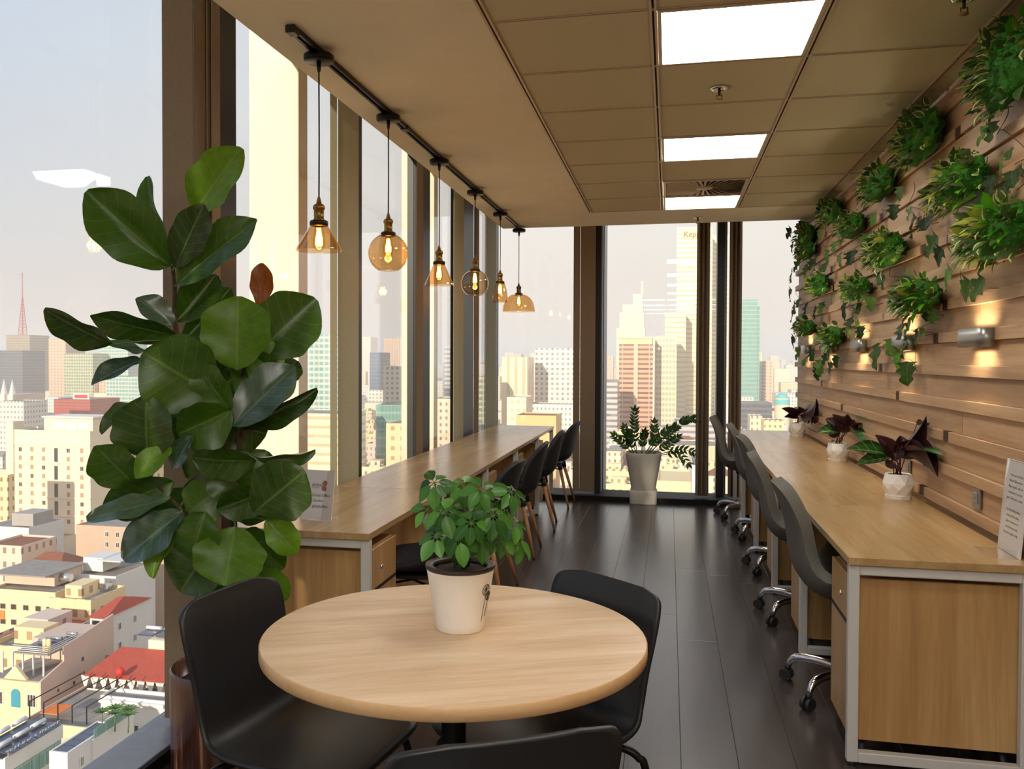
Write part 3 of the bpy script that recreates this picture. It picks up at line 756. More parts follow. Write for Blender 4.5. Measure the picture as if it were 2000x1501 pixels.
# ================================================================== acrylic sign holders
def sign(label, loc, rz, wd, ht, lean, foot):
    t = thing('sign_holder', label, 'sign', loc, rz, 'clear acrylic sign holders on the desks')
    rot = Matrix.Rotation(-lean, 4, 'X')
    h = obj('acrylic_front', MB().bbox(-wd/2, wd/2, -.0035, -.0015, 0, ht, .0006), 'acrylic', t, mtx=rot)
    obj('acrylic_back', MB().bbox(-wd/2, wd/2, .0015, .0035, 0, ht, .0006), 'acrylic', t, mtx=rot)
    obj('acrylic_foot', MB().bbox(-wd/2, wd/2, -.002 if foot > 0 else foot, foot if foot > 0 else .002, 0.0002, .0022, .0006), 'acrylic', t)
    obj('edge_glow', MB().box(-wd/2, -wd/2+.0012, -.003, .003, 0, ht).box(wd/2-.0012, wd/2, -.003, .003, 0, ht).box(-wd/2, wd/2, -.003, .003, ht-.0012, ht), 'paper', t, mtx=rot)
    pa = obj('paper', MB().box(-wd/2+.002, wd/2-.002, -.0008, .0008, .002, ht-.002), 'paper', t, mtx=rot)
    return t, pa
TM = lambda x_, z_: Matrix.Translation((x_, -.0012, z_)) @ Matrix.Rotation(PI/2, 4, 'X')
t, pa = sign('white wifi card in a clear acrylic holder on the window desk', (-1.452, 3.455, DT), R(-8), .150, .212, R(9), .085)
text('lettering', 'global', .022, 'ink_brown', pa, TM(-.032, .142))
text('lettering', 'OFFICE', .007, 'ink_brown', pa, TM(-.018, .134))
lg = MB()
for zz, rr in ((.157, .0115), (.135, .0115)):
    lg.tube([(.0285+(.002 if zz > .14 else -.001), -.0009, zz), (.0285+(.002 if zz > .14 else -.001), -.0016, zz)], rr, 24)
lg.box(.024, .033, -.0016, -.0009, .142, .150)
obj('logo', lg, 'ink_brown', pa)
text('lettering', 'ID  : Global Office', .0165, 'ink_grey', pa, TM(-.062, .100))
text('lettering', 'Event Service', .0165, 'ink_grey', pa, TM(-.062, .078))
text('lettering', 'PW : globaloffice', .0165, 'ink_grey', pa, TM(-.062, .054))
t, pa = sign('white paper notice in an acrylic holder at the end of the plant wall desk', (1.180, 3.43, DT), R(-90), .205, .33, R(5), -.085)
for k, ln in enumerate(('Dear users of Global', 'Virtual Office services,', 'Please register with our', 'receptionist to use this', 'space. Thank you so much.', '', 'For all meeting rooms,', 'events and hot desks,', 'please contact us or', 'email the front desk,', 'the team is glad to help.')):
    if ln: text('lettering', ln, .0135, 'ink_soft', pa, TM(0, .272-k*.0205), .0002, 'CENTER')
# ================================================================== leaves
leafmat('fig_leaf', srgb(34, 56, 8), srgb(66, 104, 18), srgb(128, 156, 76), .34, .24, srgb(96, 128, 60), .6, .5, None, 7.0, .5)
leafmat('fig_leaf_backlit', srgb(78, 118, 18), srgb(116, 158, 30), srgb(140, 176, 80), .34, .42, None, .5, .45, None, 7.0, .4)  # lighter green puts backlight into the colour of these leaves
leafmat('fig_leaf_sheen', srgb(50, 74, 52), srgb(88, 112, 84), srgb(140, 160, 124), .26, .12, srgb(60, 92, 40), .8, .4, None, 7.0, .4)  # greyer green paints a glossy sheen into the leaf colour
leafmat('fig_leaf_brown', srgb(110, 56, 10), srgb(170, 96, 24), srgb(120, 60, 20), .4, .45, None, .4, .4, None, 7.0, .3)
leafmat('umbrella_leaf', srgb(36, 82, 22), srgb(84, 140, 52), srgb(140, 180, 100), .38, .25, srgb(92, 136, 70), .45, .35, None, 6.0, .75)
leafmat('zz_leaf', srgb(20, 52, 16), srgb(58, 104, 34), srgb(96, 140, 60), .28, .15, None, .6, .25, None, 4.0, .7)
leafmat('calathea_leaf', srgb(26, 60, 22), srgb(60, 120, 40), srgb(190, 226, 150), .35, .12, srgb(58, 22, 26), .5, .95, srgb(24, 50, 22), 5.0, .3)
leafmat('calathea_dark', srgb(40, 18, 20), srgb(66, 34, 34), srgb(70, 44, 40), .4, .12, srgb(58, 22, 26), .5, .2, None, 5.0, .5)
leafmat('ivy_leaf', srgb(30, 50, 16), srgb(84, 118, 44), srgb(120, 150, 76), .6, .15, srgb(70, 96, 44), .2, .4, None, 5.0, .8)
leafmat('variegated_leaf', srgb(58, 84, 34), srgb(104, 128, 60), srgb(130, 156, 84), .5, .15, None, .3, .3, srgb(214, 212, 140), 5.0, .5)
leafmat('yellow_leaf', srgb(120, 140, 40), srgb(190, 190, 70), srgb(220, 220, 130), .45, .2, None, .4, .3, None, 5.0, .5)
leafmat('grey_leaf', srgb(70, 92, 54), srgb(140, 156, 108), srgb(170, 186, 150), .5, .15, None, .3, .5, None, 6.0, .5)
leafmat('moss_leaf', srgb(50, 128, 10), srgb(112, 190, 34), srgb(130, 205, 60), .6, .25, None, .2, .2, None, 4.0, .6)
plain('moss_core', srgb(40, 104, 12), .9, var=.4, scale=90, bstr=.6)
plain('bark', srgb(70, 52, 34), .85, var=.3, scale=120, bstr=.5)
plain('green_stem', srgb(84, 110, 50), .6, var=.2)
plain('purple_stem', srgb(72, 34, 34), .6, var=.2)
plain('vine_stem', srgb(92, 62, 38), .8, var=.2)
plain('soil', srgb(56, 40, 28), .95, var=.5, scale=160, bstr=.8)
plain('white_ceramic', srgb(246, 241, 230), .42, var=.02, scale=12)
plain('liner_brown', srgb(52, 44, 38), .4)
plain('planter_box', srgb(44, 34, 26), .8)
def glaze():
    m, t, out = newmat('glaze_brown')
    co = t.add('ShaderNodeTexCoord').outputs['Object']
    mp = t.add('ShaderNodeMapping', {'Vector': co}); mp.inputs['Scale'].default_value = (46, 46, 1.6)
    n = t.add('ShaderNodeTexNoise', {'Vector': mp.outputs[0], 'Scale': 1.0, 'Detail': 5.0, 'Roughness': .65}).outputs[0]
    col = t.ramp(n, [(.42, srgb(72, 42, 32)), (.60, srgb(108, 70, 54)), (.68, srgb(170, 130, 96)), (.75, srgb(206, 176, 140))])
    bsdf(t, out, col, .22, 0, .6)
glaze()
def weave():
    m, t, out = newmat('white_weave')
    co = t.add('ShaderNodeSeparateXYZ', {0: t.add('ShaderNodeTexCoord').outputs['UV']})
    a = t.math('SINE', t.math('MULTIPLY', co.outputs[0], 2*PI*1.0)); b = t.math('SINE', t.math('MULTIPLY', co.outputs[1], 2*PI*1.0))
    par = t.math('MULTIPLY', a, b)
    col = t.ramp(t.math('MULTIPLY_ADD', par, .5, .5), [(.2, srgb(186, 180, 166)), (.8, srgb(238, 233, 222))])
    bsdf(t, out, col, .6, 0, .35, par, .5, .004)
weave()
def blade(n=12, m=9, outline=None, droop=.12, fold=.10, wave=.03, cup=0.0, notch=0.0, seed=0):
    """unit leaf: base at origin, tip at +Y 1, full width 1; local Z is the upper face"""
    rr = random.Random(seed); ph = rr.uniform(0, 6); P, U = [], []
    for i in range(n+1):
        v = i/n; hw = outline(v)*.5; row, ur = [], []
        for j in range(m):
            u = -1+2*j/(m-1)
            y = v-notch*(1-abs(u))*(v**6)
            z = -droop*v*v+fold*abs(u)*hw*2-cup*(u*u)*hw+wave*math.sin(v*11+ph+u*1.5)*abs(u)**1.5
            row.append((u*hw, y, z)); ur.append((u, v))
        P.append(row); U.append(ur)
    return MB().grid(P, uvs=U)
fiddle = lambda v: max(.03, math.sin(PI*min(.999, v)**.92)**.60*(.66+.46*v)*(1+.045*math.sin(v*17+1))) if v < .999 else .10
oval = lambda v: max(.02, math.sin(PI*v**.92)**.75)
lance = lambda v: max(.02, math.sin(PI*v**.75)**.95)
FIG = [blade(18, 9, fiddle, d, f, .040, 0, 0, s) for d, f, s in ((.10, .12, 1), (.22, .18, 2), (.05, .06, 3), (.16, .30, 4))]
FIGM = {k: [mesh_of(b, k, 'fig_leaf_mesh') for b in FIG] for k in ('fig_leaf', 'fig_leaf_backlit', 'fig_leaf_sheen', 'fig_leaf_brown')}
def put(meshes, parent, inv, base, tip, wd, nrm, name='leaf', rr=random):
    L = (tip-base).length
    mt = inv @ frame(base, tip, nrm) @ Matrix.Diagonal((wd, L, (wd+L)/2, 1))
    return obj(name, rr.choice(meshes), None, parent, mtx=mt)

# ------------------------------------------------------------------ fiddle leaf fig
pc = at(430, 1335, 3.0); pc = Vector((pc.x, pc.y, 0)); PR = .165
fig = thing('potted_fig', 'tall fiddle leaf fig in a brown glazed planter at the window', 'plant', pc)
FI = Matrix.Translation(-pc)
obj('planter', MB().lathe([(.0001, 0), (PR*.93, 0), (PR*.98, .02), (PR, .30), (PR*1.0, .365), (PR*.97, .372), (PR*.93, .368), (PR*.91, .30), (.0001, .30)], 40), 'glaze_brown', fig)
obj('soil', MB().lathe([(.0001, .325), (PR*.6, .322), (PR*.915, .312)], 24), 'soil', fig)
FL = [  # base px, tip px, width px, base depth, tip depth, material index 0 dark 1 backlit tint 2 sheen tint 3 brown, tilt x, tilt y
 (332,520,168,374,112,2.95,2.80,0,-.2,.3),(338,515,268,345,58,3.02,3.0,0,-.7,.1),(378,420,456,288,92,3.0,2.9,1,.1,.2),(342,522,396,400,70,2.92,2.86,0,.4,.2),
 (345,556,494,425,84,2.96,2.9,0,.3,.5),(343,628,425,535,74,3.0,3.05,0,.3,-.2),(338,636,272,578,56,2.96,2.9,2,-.2,.9),(345,656,180,622,58,2.92,2.72,0,0,-.5),
 (222,672,86,620,66,2.70,2.55,0,0,-.5),(290,688,213,668,40,2.85,2.75,2,0,1.0),(277,703,178,738,46,2.86,2.75,2,.1,.9),(425,775,280,690,150,2.85,2.74,0,-.1,.1),
 (463,722,462,578,135,2.86,2.84,1,.05,.1),(500,692,612,585,124,2.95,2.93,0,.1,.0),(508,602,512,512,44,3.08,3.1,3,.4,0),(355,668,452,562,58,3.04,3.08,0,.3,-.3),
 (450,802,380,712,72,2.84,2.8,0,-.2,.2),(455,832,572,712,96,2.84,2.86,2,.2,.6),(470,836,622,766,46,2.95,2.98,0,.2,-.6),(290,897,275,783,120,2.8,2.72,0,0,.05),
 (264,946,186,876,92,2.82,2.72,0,-.1,0),(280,790,192,840,44,2.9,2.85,0,-.2,.8),(335,874,260,926,54,2.78,2.72,1,-.3,.4),(452,800,348,852,100,2.84,2.8,0,0,-.3),
 (376,850,330,912,48,2.82,2.8,2,-.4,.4),(502,898,374,906,74,2.84,2.8,0,0,-.5),(500,892,617,888,40,2.95,3.0,0,.1,-.8),(496,1000,594,920,122,2.88,2.86,0,.1,0),
 (460,1028,438,1142,136,2.84,2.76,1,0,.15),(520,1014,580,1078,60,2.92,2.9,1,.3,.2),(356,1000,236,1088,96,2.82,2.74,2,-.2,.5),(355,1020,288,1124,64,2.82,2.76,1,-.5,.2),
 (330,974,168,1010,54,2.84,2.74,2,0,.9),(340,940,200,998,76,2.86,2.8,0,-.2,-.3),(420,1060,345,1152,118,2.86,2.8,0,-.1,0),(500,1060,552,1112,64,2.95,2.95,0,.2,0),
 (490,1112,562,1170,66,2.92,2.92,1,.2,.1),(402,1000,368,1092,96,2.84,2.8,0,-.1,.1),(520,958,428,1000,70,2.9,2.84,0,.1,-.3),(420,900,474,962,96,2.9,2.88,0,.1,0),
 (455,702,545,762,96,2.94,2.96,0,.2,-.1),(402,862,328,800,84,2.94,2.92,0,-.1,-.1),(430,952,368,1002,88,2.9,2.86,0,0,-.2),(490,742,545,668,64,2.92,2.94,1,.3,.2),
 (540,748,582,702,52,3.0,3.04,0,.3,0),(440,900,390,800,110,3.0,3.02,0,0,0),(470,980,520,880,110,3.02,3.04,0,.1,0),(400,1100,330,1040,90,2.98,3.0,0,-.1,.1),
 (455,900,360,940,120,2.98,3.0,0,0,.1),(440,820,520,850,110,2.97,3.0,0,.1,.1),(400,800,330,740,100,3.0,3.0,0,-.1,0),(430,1000,350,960,110,3.0,3.0,0,0,.1),(440,1060,520,1100,110,3.0,3.0,0,0,0),
 (430,1130,480,1180,100,2.95,2.92,0,0,.1),(460,940,540,1000,110,3.0,3.02,0,0,0),(400,720,450,660,100,3.02,3.04,0,0,0),(430,760,500,700,100,3.0,3.02,0,.1,0),(300,960,230,930,70,2.9,2.86,0,-.1,0),(380,960,300,1040,100,2.94,2.9,0,0,.1)]
trunk = [Vector((pc.x, pc.y, .31)), at(452, 1150, 2.98), at(455, 1000, 2.96), at(440, 880, 2.95), at(395, 760, 2.96), at(346, 655, 2.97), at(341, 560, 2.98), at(335, 500, 2.98)]
trunk2 = [at(455, 1000, 2.96), at(468, 860, 2.94), at(470, 760, 2.93), at(480, 690, 2.95)]
trunk3 = [at(452, 1100, 2.98), at(370, 1010, 2.88), at(293, 933, 2.84)]
tp = [spline(trunk, 40), spline(trunk2, 18), spline(trunk3, 16)]
q = MB()
for path, r0, r1 in zip(tp, (.016, .010, .010), (.006, .005, .004)):
    L = len(path); q.tube([FI @ p for p in path], [r0+(r1-r0)*i/(L-1) for i in range(L)], 10)
obj('trunk', q, 'bark', fig)
allp = [p for path in tp for p in path]; rr = random.Random(11); keys = list(FIGM)
q = MB()
for (bx, by, tx, ty, wd, d0, d1, mi, ax, ay) in FL:
    b, tpt = at(bx, by, d0), at(tx, ty, d1); nrm = -FW+RT*(ax+rr.uniform(-.1, .1))+UP*(ay+rr.uniform(-.1, .1))
    put(FIGM[keys[mi]], fig, FI, b, tpt, wd*d0/FPX*1.16, nrm, 'leaf', rr)
    s = min(allp, key=lambda p: (p-b).length)
    if (s-b).length > .004: obj('petiole', MB().tube([FI @ s, FI @ (s.lerp(b, .5)+Vector((0, 0, .006))), FI @ b], [.0035, .003, .0026], 6), 'green_stem', fig)

# ------------------------------------------------------------------ umbrella tree on the round table
sc = Vector((-.514, 2.157, DT)); sch = thing('potted_umbrella_tree', 'small umbrella tree in a white printed pot on the round table', 'plant', sc); SI = Matrix.Translation(-sc)
obj('pot', MB().lathe([(.0001, 0), (.060, 0), (.0625, .004), (.0645, .03), (.0648, .034), (.068, .045), (.0855, .150), (.0865, .156), (.082, .156), (.060, .03)], 48), 'white_ceramic', sch)
obj('liner', MB().lathe([(.0862, .153), (.0888, .157), (.0885, .164), (.084, .166), (.070, .161), (.069, .150), (.075, .148)], 48), 'liner_brown', sch)
obj('soil', MB().lathe([(.0001, .157), (.045, .155), (.070, .150)], 24), 'soil', sch)
q = MB()                                                        # printed dandelion clocks on the pot
for a0, z0, z1, rad in ((-.42, .028, .098, .0125), (-.24, .040, .082, .010)):
    pr_ = lambda a, z: Vector((math.cos(a), math.sin(a), 0))*(.0692+(z-.045)/.105*.0175+.0004)+Vector((0, 0, z))
    q.tube([pr_(a0-.03, z0), pr_(a0, (z0+z1)/2), pr_(a0+.02, z1)], .0006, 6)
    for k in range(16):
        an = 2*PI*k/16; c0 = pr_(a0+.02, z1+rad*.9); c1 = pr_(a0+.02+rad*math.cos(an)/.078, z1+rad*.9+rad*math.sin(an))
        q.tube([c0, c1], .0004, 4); q.tube([c1, pr_(a0+.02+rad*1.15*math.cos(an)/.078, z1+rad*.9+rad*1.15*math.sin(an))], .0013, 5)
obj('dandelion_print', q, 'ink_dark', sch)
UL = [mesh_of(blade(7, 5, oval, d, .10, .02, 0, 0, s), 'umbrella_leaf', 'umbrella_leaf_mesh') for d, s in ((.10, 1), (.22, 2), (.05, 3))]
rr = random.Random(4); q = MB()
HUB = [(848, 943, 2.12), (905, 948, 2.16), (957, 970, 2.18), (998, 960, 2.16), (836, 994, 2.14), (868, 1000, 2.05), (921, 1021, 2.03), (963, 1006, 2.06), (898, 1052, 2.03), (852, 1047, 2.06), (1003, 1020, 2.14), (940, 1048, 2.08), (972, 1042, 2.12), (885, 975, 2.24), (930, 985, 2.26), (985, 995, 2.25), (912, 1000, 2.14), (945, 1020, 2.16), (880, 1030, 2.18), (1010, 1050, 2.2), (940, 955, 2.08)]
for hx, hy, hd in HUB:
    hb = at(hx, hy, hd); root = Vector((sc.x+rr.uniform(-.02, .02), sc.y+rr.uniform(-.02, .02), DT+.156))
    mid = root.lerp(hb, .55)+Vector((0, 0, .03)); q.tube([SI @ p for p in spline([root, mid, hb], 8)], .0018, 6)
    ax = Vector((hb.x-sc.x, hb.y-sc.y, 0)); ax = (ax.normalized() if ax.length > .01 else Vector((1, 0, 0)))*.7+Vector((0, 0, .8))+(CAM-hb).normalized()*.35; ax.normalize()
    e1 = ax.cross(Vector((.3, .9, .1))).normalized(); e2 = ax.cross(e1); n = rr.choice((6, 7, 8)); a0 = rr.uniform(0, 6)
    for k in range(n):
        a = a0+2*PI*k/n; out = e1*math.cos(a)+e2*math.sin(a); L = rr.uniform(.045, .068)
        b = hb+out*.010; tpt = hb+(out*.86-ax*rr.uniform(.10, .42)-Vector((0, 0, rr.uniform(.05, .35)))).normalized()*L
        put(UL, sch, SI, b, tpt, L*rr.uniform(.44, .52), ax+out*.25, 'leaf', rr)
        q.tube([SI @ hb, SI @ b], .001, 5)
obj('stems', q, 'green_stem', sch)

# ------------------------------------------------------------------ zamioculcas in the woven planter
zb = onz(1257, 978, 0); zz = thing('potted_zamioculcas', 'zamioculcas plant in a white woven planter before the far window', 'plant', (zb.x, zb.y-.10, 0)); zc = Vector((zb.x, zb.y-.10, 0)); ZI = Matrix.Translation(-zc)
def sq_lathe(prof, n=48, e=4.0, nu=44, nvs=1.0):
    P, U = [], []; hh = 0
    for i, (r, z) in enumerate(prof):
        if i: hh += math.hypot(r-prof[i-1][0], z-prof[i-1][1])
        row, ur = [], []
        for k in range(n+1):
            a = 2*PI*k/n+PI/4; c, s = math.cos(a), math.sin(a); f = (abs(c)**e+abs(s)**e)**(-1/e)
            row.append((r*f*c, r*f*s, z)); ur.append((nu*k/n, hh/.016))
        P.append(row); U.append(ur)
    return MB().grid(P, uvs=U)
obj('woven_pot', sq_lathe([(.115, .128), (.118, .135), (.124, .18), (.140, .27), (.158, .37), (.170, .45), (.174, .492), (.172, .502), (.163, .502), (.158, .45)], 56, 3.2, 46), 'white_weave', zz)
obj('plinth', sq_lathe([(.05, .0), (.130, .0), (.132, .01), (.132, .120), (.128, .132), (.10, .134)], 56, 9.0, 36), 'white_weave', zz)
obj('soil', MB().lathe([(.0001, .472), (.10, .470), (.158, .462)], 24), 'soil', zz)
ZLM = [mesh_of(blade(6, 5, lance, d, .14, .01, 0, 0, s), 'zz_leaf', 'zz_leaf_mesh') for d, s in ((.10, 1), (.2, 2))]
rr = random.Random(9); q = MB()
ZD = (zc-CAM).dot(FW)
ZS = [([(1245, 886), (1239, 842), (1240, 800)], 0, 9), ([(1233, 886), (1218, 866), (1199, 850)], -.05, 7), ([(1238, 886), (1226, 856), (1219, 834)], .06, 7), ([(1263, 886), (1302, 852), (1331, 824), (1366, 816)], 0, 15), ([(1258, 886), (1277, 856), (1278, 824)], .08, 8),
      ([(1268, 886), (1302, 869), (1324, 853)], -.08, 8), ([(1276, 884), (1322, 886), (1344, 906)], -.1, 6), ([(1282, 884), (1331, 878), (1370, 889)], .04, 8), ([(1253, 886), (1255, 860), (1259, 843)], -.1, 7), ([(1262, 886), (1285, 858), (1304, 838)], .1, 8), ([(1248, 886), (1232, 862), (1226, 846)], -.1, 6)]
for pxs, dd, nl in ZS:
    P3 = [at(a, b, ZD+dd*i/len(pxs)) for i, (a, b) in enumerate(pxs)]
    P3[0] = Vector((zc.x+max(-.09, min(.09, P3[0].x-zc.x)), zc.y+dd*.4, .465))
    pth = spline(P3, 24)
    q.tube([ZI @ p for p in pth], [.0055-.0038*i/24 for i in range(25)], 6)
    for k in range(nl):
        f = .30+.66*k/(nl-1); i = min(23, int(f*24)); p = pth[i]; tg = (pth[i+1]-pth[i]).normalized()
        sd = tg.cross(-FW).normalized()
        for s in (-1, 1):
            L = rr.uniform(.062, .082)*(1-.3*abs(f-.5)); tpt = p+(sd*s*.72+tg*.75-FW*rr.uniform(-.1, .3)).normalized()*L
            put(ZLM, zz, ZI, p, tpt, L*.40, -FW+UP*.5+sd*s*.2, 'leaf', rr)
    put(ZLM, zz, ZI, pth[-2], pth[-1]+(pth[-1]-pth[-2]).normalized()*.06, .03, -FW+UP*.4, 'leaf', rr)
obj('stems', q, 'green_stem', zz)

# ------------------------------------------------------------------ calatheas in faceted pots
def facet_pot(sc_=1.0):
    n = 8; q = MB(); rings = [(.052, .012, 0), (.070, .045, .5), (.076, .075, 0), (.060, .122, .5)]
    q2 = MB()
    for r, z, o in rings:
        for k in range(n):
            a = 2*PI*(k+o)/n+.2; q.v.append((r*sc_*math.cos(a), r*sc_*math.sin(a), z*sc_))
    for i in range(3):
        sh = rings[i][2]
        for k in range(n):
            k2 = (k+1) % n; a, b, c, d = i*n+k, i*n+k2, (i+1)*n+k, (i+1)*n+k2
            if sh == 0: q.face((a, b, c)); q.face((b, d, c))
            else: q.face((a, d, c)); q.face((a, b, d))
    b = len(q.v)
    for k in range(n):
        a = 2*PI*(k+.5)/n+.2; q.v.append((.052*sc_*math.cos(a), .052*sc_*math.sin(a), .118*sc_))
    for k in range(n):
        k2 = (k+1) % n; q.face((3*n+k, 3*n+k2, b+k2, b+k))
    q.face([k for k in range(n)][::-1])
    q2.lathe([(.0001, 0), (.060*sc_, 0), (.064*sc_, .016), (.055*sc_, .017), (.050*sc_, .012), (.0001, .012)], 8, sm=False)
    return q, q2
CALG = [mesh_of(blade(9, 7, oval, d, f, .02, 0, 0, s), 'calathea_leaf', 'calathea_leaf_mesh') for d, f, s in ((.18, .10, 1), (.3, .2, 2))]
CALD = [mesh_of(blade(9, 7, oval, d, f, .03, 0, 0, s), 'calathea_dark', 'calathea_dark_mesh') for d, f, s in ((.18, .25, 1), (.3, .45, 2))]
CL1 = [(1738,888,1664,866,30,0,1.0),(1740,892,1678,898,24,0,.9),(1745,890,1716,850,26,1,.1),(1748,900,1738,858,30,1,.2),(1752,890,1782,862,40,1,-.1),(1758,872,1812,828,26,1,-.3),(1790,830,1816,826,14,1,.4),(1762,880,1840,872,30,0,1.0),(1762,888,1836,902,22,1,.4),(1744,900,1732,912,20,1,.2),(1756,885,1764,850,30,1,.0)]
CL2 = [(1642,842,1600,838,22,0,1.0),(1644,838,1614,816,22,1,.2),(1648,838,1632,812,26,1,0),(1652,838,1652,812,34,1,0),(1656,836,1678,812,30,0,.6),(1658,842,1700,856,28,0,1.0),(1640,842,1618,850,16,1,.3),(1655,842,1668,826,30,1,-.2)]
CL3 = [(1558,812,1530,796,14,1,.4),(1562,810,1602,794,13,1,-.2),(1558,812,1546,800,16,1,.2),(1566,814,1594,812,14,1,.3),(1590,812,1594,828,10,1,.1),(1556,814,1536,812,13,1,.4),(1562,808,1562,796,16,1,0),(1570,816,1584,820,12,1,.1)]
for (bx, by, lst, lb) in ((1754, 972, CL1, 'nearest calathea in a faceted white pot on the plant wall desk'), (1646, 900, CL2, 'middle calathea in a faceted white pot on the plant wall desk'), (1560, 852, CL3, 'farthest calathea in a faceted white pot by the window')):
    p = onz(bx, by, DT); p.x = min(p.x, 1.12); t = thing('potted_calathea', lb, 'plant', (p.x, p.y, DT), 0, 'calatheas in faceted pots'); PI_ = Matrix.Translation(-p)
    q, q2 = facet_pot(1.0); obj('pot', q, 'white_ceramic', t); obj('saucer', q2, 'white_ceramic', t)
    obj('soil', MB().lathe([(.0001, .112), (.055, .108)], 12), 'soil', t)
    D = (p-CAM).dot(FW); rr = random.Random(bx); q = MB()
    for (x0, y0, x1, y1, wd, dk, up) in lst:
        b, tpt = at(x0, y0, D+rr.uniform(-.03, .03)), at(x1, y1, D+rr.uniform(-.08, .04))
        b = onx(x0, y0, 1.18) if b.x > 1.18 else b; tpt = onx(x1, y1, 1.202) if tpt.x > 1.202 else tpt
        put(CALD if dk else CALG, t, PI_, b, tpt, wd*D/FPX*1.15, -FW+UP*up, 'leaf', rr)
        r0 = p+Vector((rr.uniform(-.02, .02), rr.uniform(-.02, .02), .112)); q.tube([PI_ @ r0, PI_ @ (r0.lerp(b, .5)+Vector((0, 0, .01))), PI_ @ b], .0022, 6)
    obj('stems', q, 'purple_stem', t)

# ------------------------------------------------------------------ planted boxes on the slatted wall
IV = lambda v: max(.02, (.95-.55*v)*(1 if v > .08 else v/.08)*(1+.35*math.cos(v*15.5)))
IVM = [mesh_of(blade(12, 7, lambda v: max(.02, IV(v)*(1 if v < .92 else (1-v)/.08)), d, .10, .04, 0, -.06, s), 'ivy_leaf', 'ivy_leaf_mesh') for d, s in ((.1, 1), (.25, 2), (.0, 3))]
SMALL = {k: [mesh_of(blade(5, 5, oval if k != 'moss_leaf' else lance, d, .12, .02, 0, 0, s), k, k+'_mesh') for d, s in ((.15, 1), (.35, 2))] for k in ('variegated_leaf', 'yellow_leaf', 'grey_leaf', 'moss_leaf', 'ivy_leaf')}
SMB = {k: blade(3, 3, oval, .2, .12, .0, 0, 0, 1) for k in SMALL}
GRP = 'planted boxes on the slatted wall'
CLUMP = [  # px centre, width px, height px, big?, label
 (1950, 110, 140, 200, 1, 'large leafy green planter box at the top corner of the slatted wall'),
 (1780, 238, 112, 125, 1, 'dark green planter box against the ceiling, second from the camera'),
 (1703, 362, 80, 80, 0, 'green planter box below the ceiling, third from the camera'),
 (1612, 402, 56, 60, 0, 'small dark planter box just under the ceiling corner'),
 (1566, 450, 52, 60, 0, 'topmost planter box at the window end of the wall'),
 (1855, 358, 140, 112, 1, 'mossy planter box with a bright green lower edge, under the ceiling planter'),
 (1925, 455, 185, 135, 1, 'widest planter box with yellow variegated leaves'),
 (1652, 442, 80, 62, 0, 'planter box with pale edged leaves beside hanging ivy'),
 (1718, 490, 92, 82, 1, 'planter box with yellow rimmed leaves and bright moss'),
 (1568, 490, 50, 44, 0, 'dark planter box at the window end, second row'),
 (1590, 556, 64, 56, 0, 'planter box with pale leaves near the window, third row'),
 (1662, 565, 68, 60, 0, 'planter box with bright moss below hanging ivy, third row'),
 (1778, 580, 98, 84, 1, 'round planter box with pale rosettes above the second sconce'),
 (1567, 640, 46, 42, 0, 'lowest planter box beside the window'),
 (1615, 657, 60, 54, 0, 'lowest mossy planter box above the third sconce')]
rr = random.Random(21)
